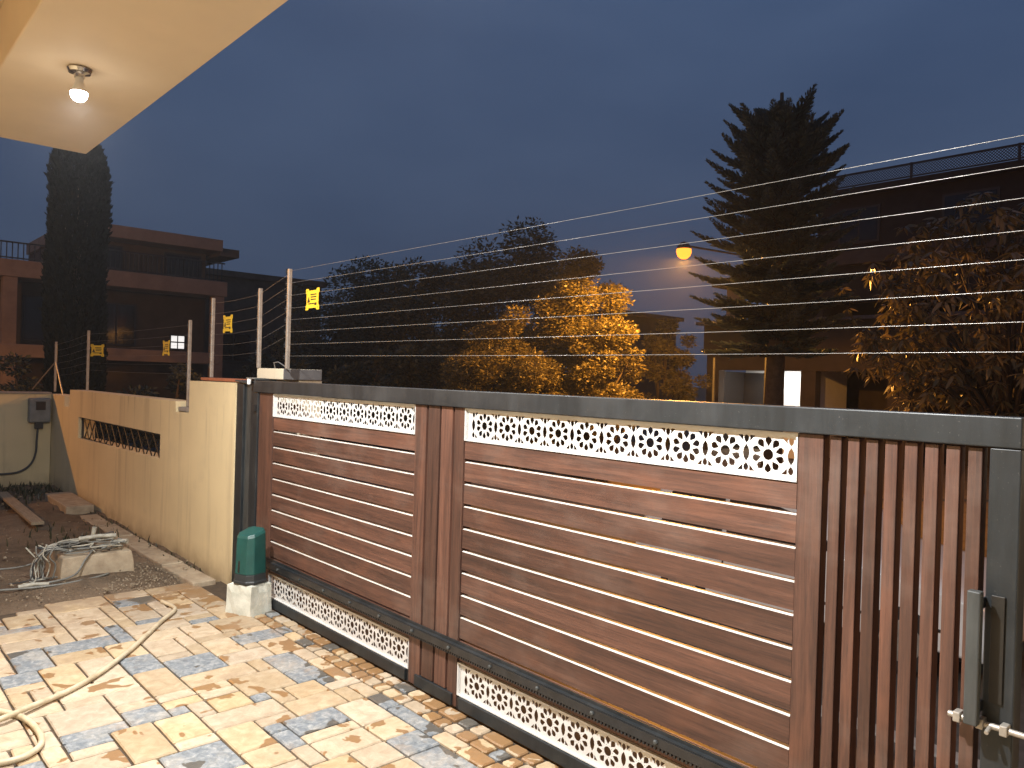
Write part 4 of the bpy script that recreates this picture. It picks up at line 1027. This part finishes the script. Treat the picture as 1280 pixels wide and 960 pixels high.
# balcony house on the left
bl = thing('balcony_house', (-33, 6, GZ), 'two storey house with salmon balcony bands behind the cypress', 'house')
def bx2(n, m, *a, bev=0, par=bl): return MB().box(*a).build(n, M[m], par, bevel=bev)
bx2('upper_wall', 'house_wall', -38, -31.2, 6.6, 11.5, 5.0, 6.42)
bx2('roof_band', 'house_band', -38, -30.0, 6.5, 11.72, 6.43, 6.88, bev=.02)
bx2('roof_ledge', 'house_wall', -37, -30.3, 11.721, 12.5, 6.30, 6.62, bev=.02)
bx2('balcony_band', 'house_band', -38, -29.98, 3.2, 11.93, 4.68, 5.25, bev=.02)
bx2('middle_wall', 'house_dark', -38, -31.4, 2.0, 11.6, GZ-.1, 4.67)
bx2('lower_band', 'house_band', -31.3, -30.0, 2.0, 11.7, 2.02, 2.46, bev=.02)
for y in (11.42, 4.50): bx2('column', 'house_band', -30.45, -30.02, y, y+.42, GZ-.1, 4.675, bev=.02)
def railing(x, y0, y1, z0, z1):
    r_ = MB().box(x-.02, x+.02, y0, y1, z1-.05, z1).box(x-.02, x+.02, y0, y1, z0+.04, z0+.08).build('railing', M['rail'], bl)
    y = y0
    while y < y1: MB().box(x-.012, x+.012, y, y+.03, z0, z1-.05).build('baluster', M['rail'], r_); y += .16
railing(-30.1, 6.6, 11.85, 5.252, 6.0); railing(-30.1, 3.3, 6.55, 5.252, 5.85)
for (y0, y1, z0, z1) in ((9.9, 11.3, 5.3, 6.3), (7.0, 8.4, 5.4, 6.3)):
    w = bx2('balcony_door', 'rail', -31.2, -31.14, y0, y1, z0, z1); MB().box(-31.15, -31.12, y0+.08, (y0+y1)/2-.03, z0+.08, z1-.08).build('pane', M['glass'], w); MB().box(-31.15, -31.12, (y0+y1)/2+.03, y1-.08, z0+.08, z1-.08).build('pane', M['glass'], w)
for (y0, y1) in ((5.3, 6.8), (7.6, 9.0)):
    w = bx2('window', 'rail', -31.4, -31.34, y0, y1, 2.6, 4.2); MB().box(-31.35, -31.32, y0+.07, (y0+y1)/2-.03, 2.67, 4.13).build('pane', M['glass'], w); MB().box(-31.35, -31.32, (y0+y1)/2+.03, y1-.07, 2.67, 4.13).build('pane', M['glass'], w)
w = bx2('lit_window', 'rail', -31.4, -31.34, 10.25, 10.85, 2.55, 3.15)
for (y0, z0) in ((10.3, 2.60), (10.57, 2.60), (10.3, 2.87), (10.57, 2.87)): MB().box(-31.35, -31.32, y0, y0+.22, z0, z0+.22).build('lit_pane', M['pane_lit'], w)
# plain flat-roofed house behind
pf = thing('flat_roof_house', (-40, 17, GZ), 'plain brown flat-roofed house behind the gate pillar', 'house')
MB().box(-46, -36, 13.0, 19.2, GZ-.1, 6.2).build('wall', M['house_wall'], pf)
MB().box(-46.2, -35.8, 12.8, 19.4, 6.21, 6.5).build('roof_slab', M['house_wall'], pf, bevel=.02)
for y0 in (13.8, 16.6):
    w = MB().box(-36, -35.94, y0, y0+1.7, 2.2, 3.6).build('window', M['rail'], pf); MB().box(-35.95, -35.92, y0+.08, y0+.8, 2.28, 3.52).build('pane', M['glass'], w); MB().box(-35.95, -35.92, y0+.9, y0+1.62, 2.28, 3.52).build('pane', M['glass'], w)
# far house between the trees
fp_ = px(775, 480, 48)
fh = thing('far_house', (fp_.x, fp_.y, GZ), 'small far house with flat overhanging roof between the trees', 'house')
zt = px(775, 390, 48).z
MB().box(fp_.x-1.2, fp_.x+.5, fp_.y-1, fp_.y+5, GZ-.1, zt-.25).build('wall', M['house_dark'], fh)
MB().box(fp_.x-1.5, fp_.x+.9, fp_.y-1.3, fp_.y+5.3, zt-.249, zt).build('roof', M['house_dark'], fh, bevel=.02)
wq = MB().box(fp_.x-.7, fp_.x+.1, fp_.y-1.05, fp_.y-1.001, zt-1.7, zt-.7).build('window', M['rail'], fh); MB().box(fp_.x-.63, fp_.x+.03, fp_.y-1.08, fp_.y-1.04, zt-1.63, zt-.77).build('pane', M['glass'], wq)

# ================================================================== DUSK HAZE
hz = bpy.data.materials.new('dusk_haze'); hz.use_nodes = True; t_ = hz.node_tree; t_.nodes.remove(t_.nodes['Principled BSDF'])
pv = t_.nodes.new('ShaderNodeVolumePrincipled'); pv.inputs['Color'].default_value = (.92, .94, .97, 1); pv.inputs['Density'].default_value = .0008; pv.inputs['Anisotropy'].default_value = .6
t_.links.new(pv.outputs[0], t_.nodes['Material Output'].inputs['Volume'])
tag(MB().box(-62, 22, -22, 62, GZ-1, 12.5).build('haze', hz), 'thin even dusk haze', 'haze', kind='stuff')
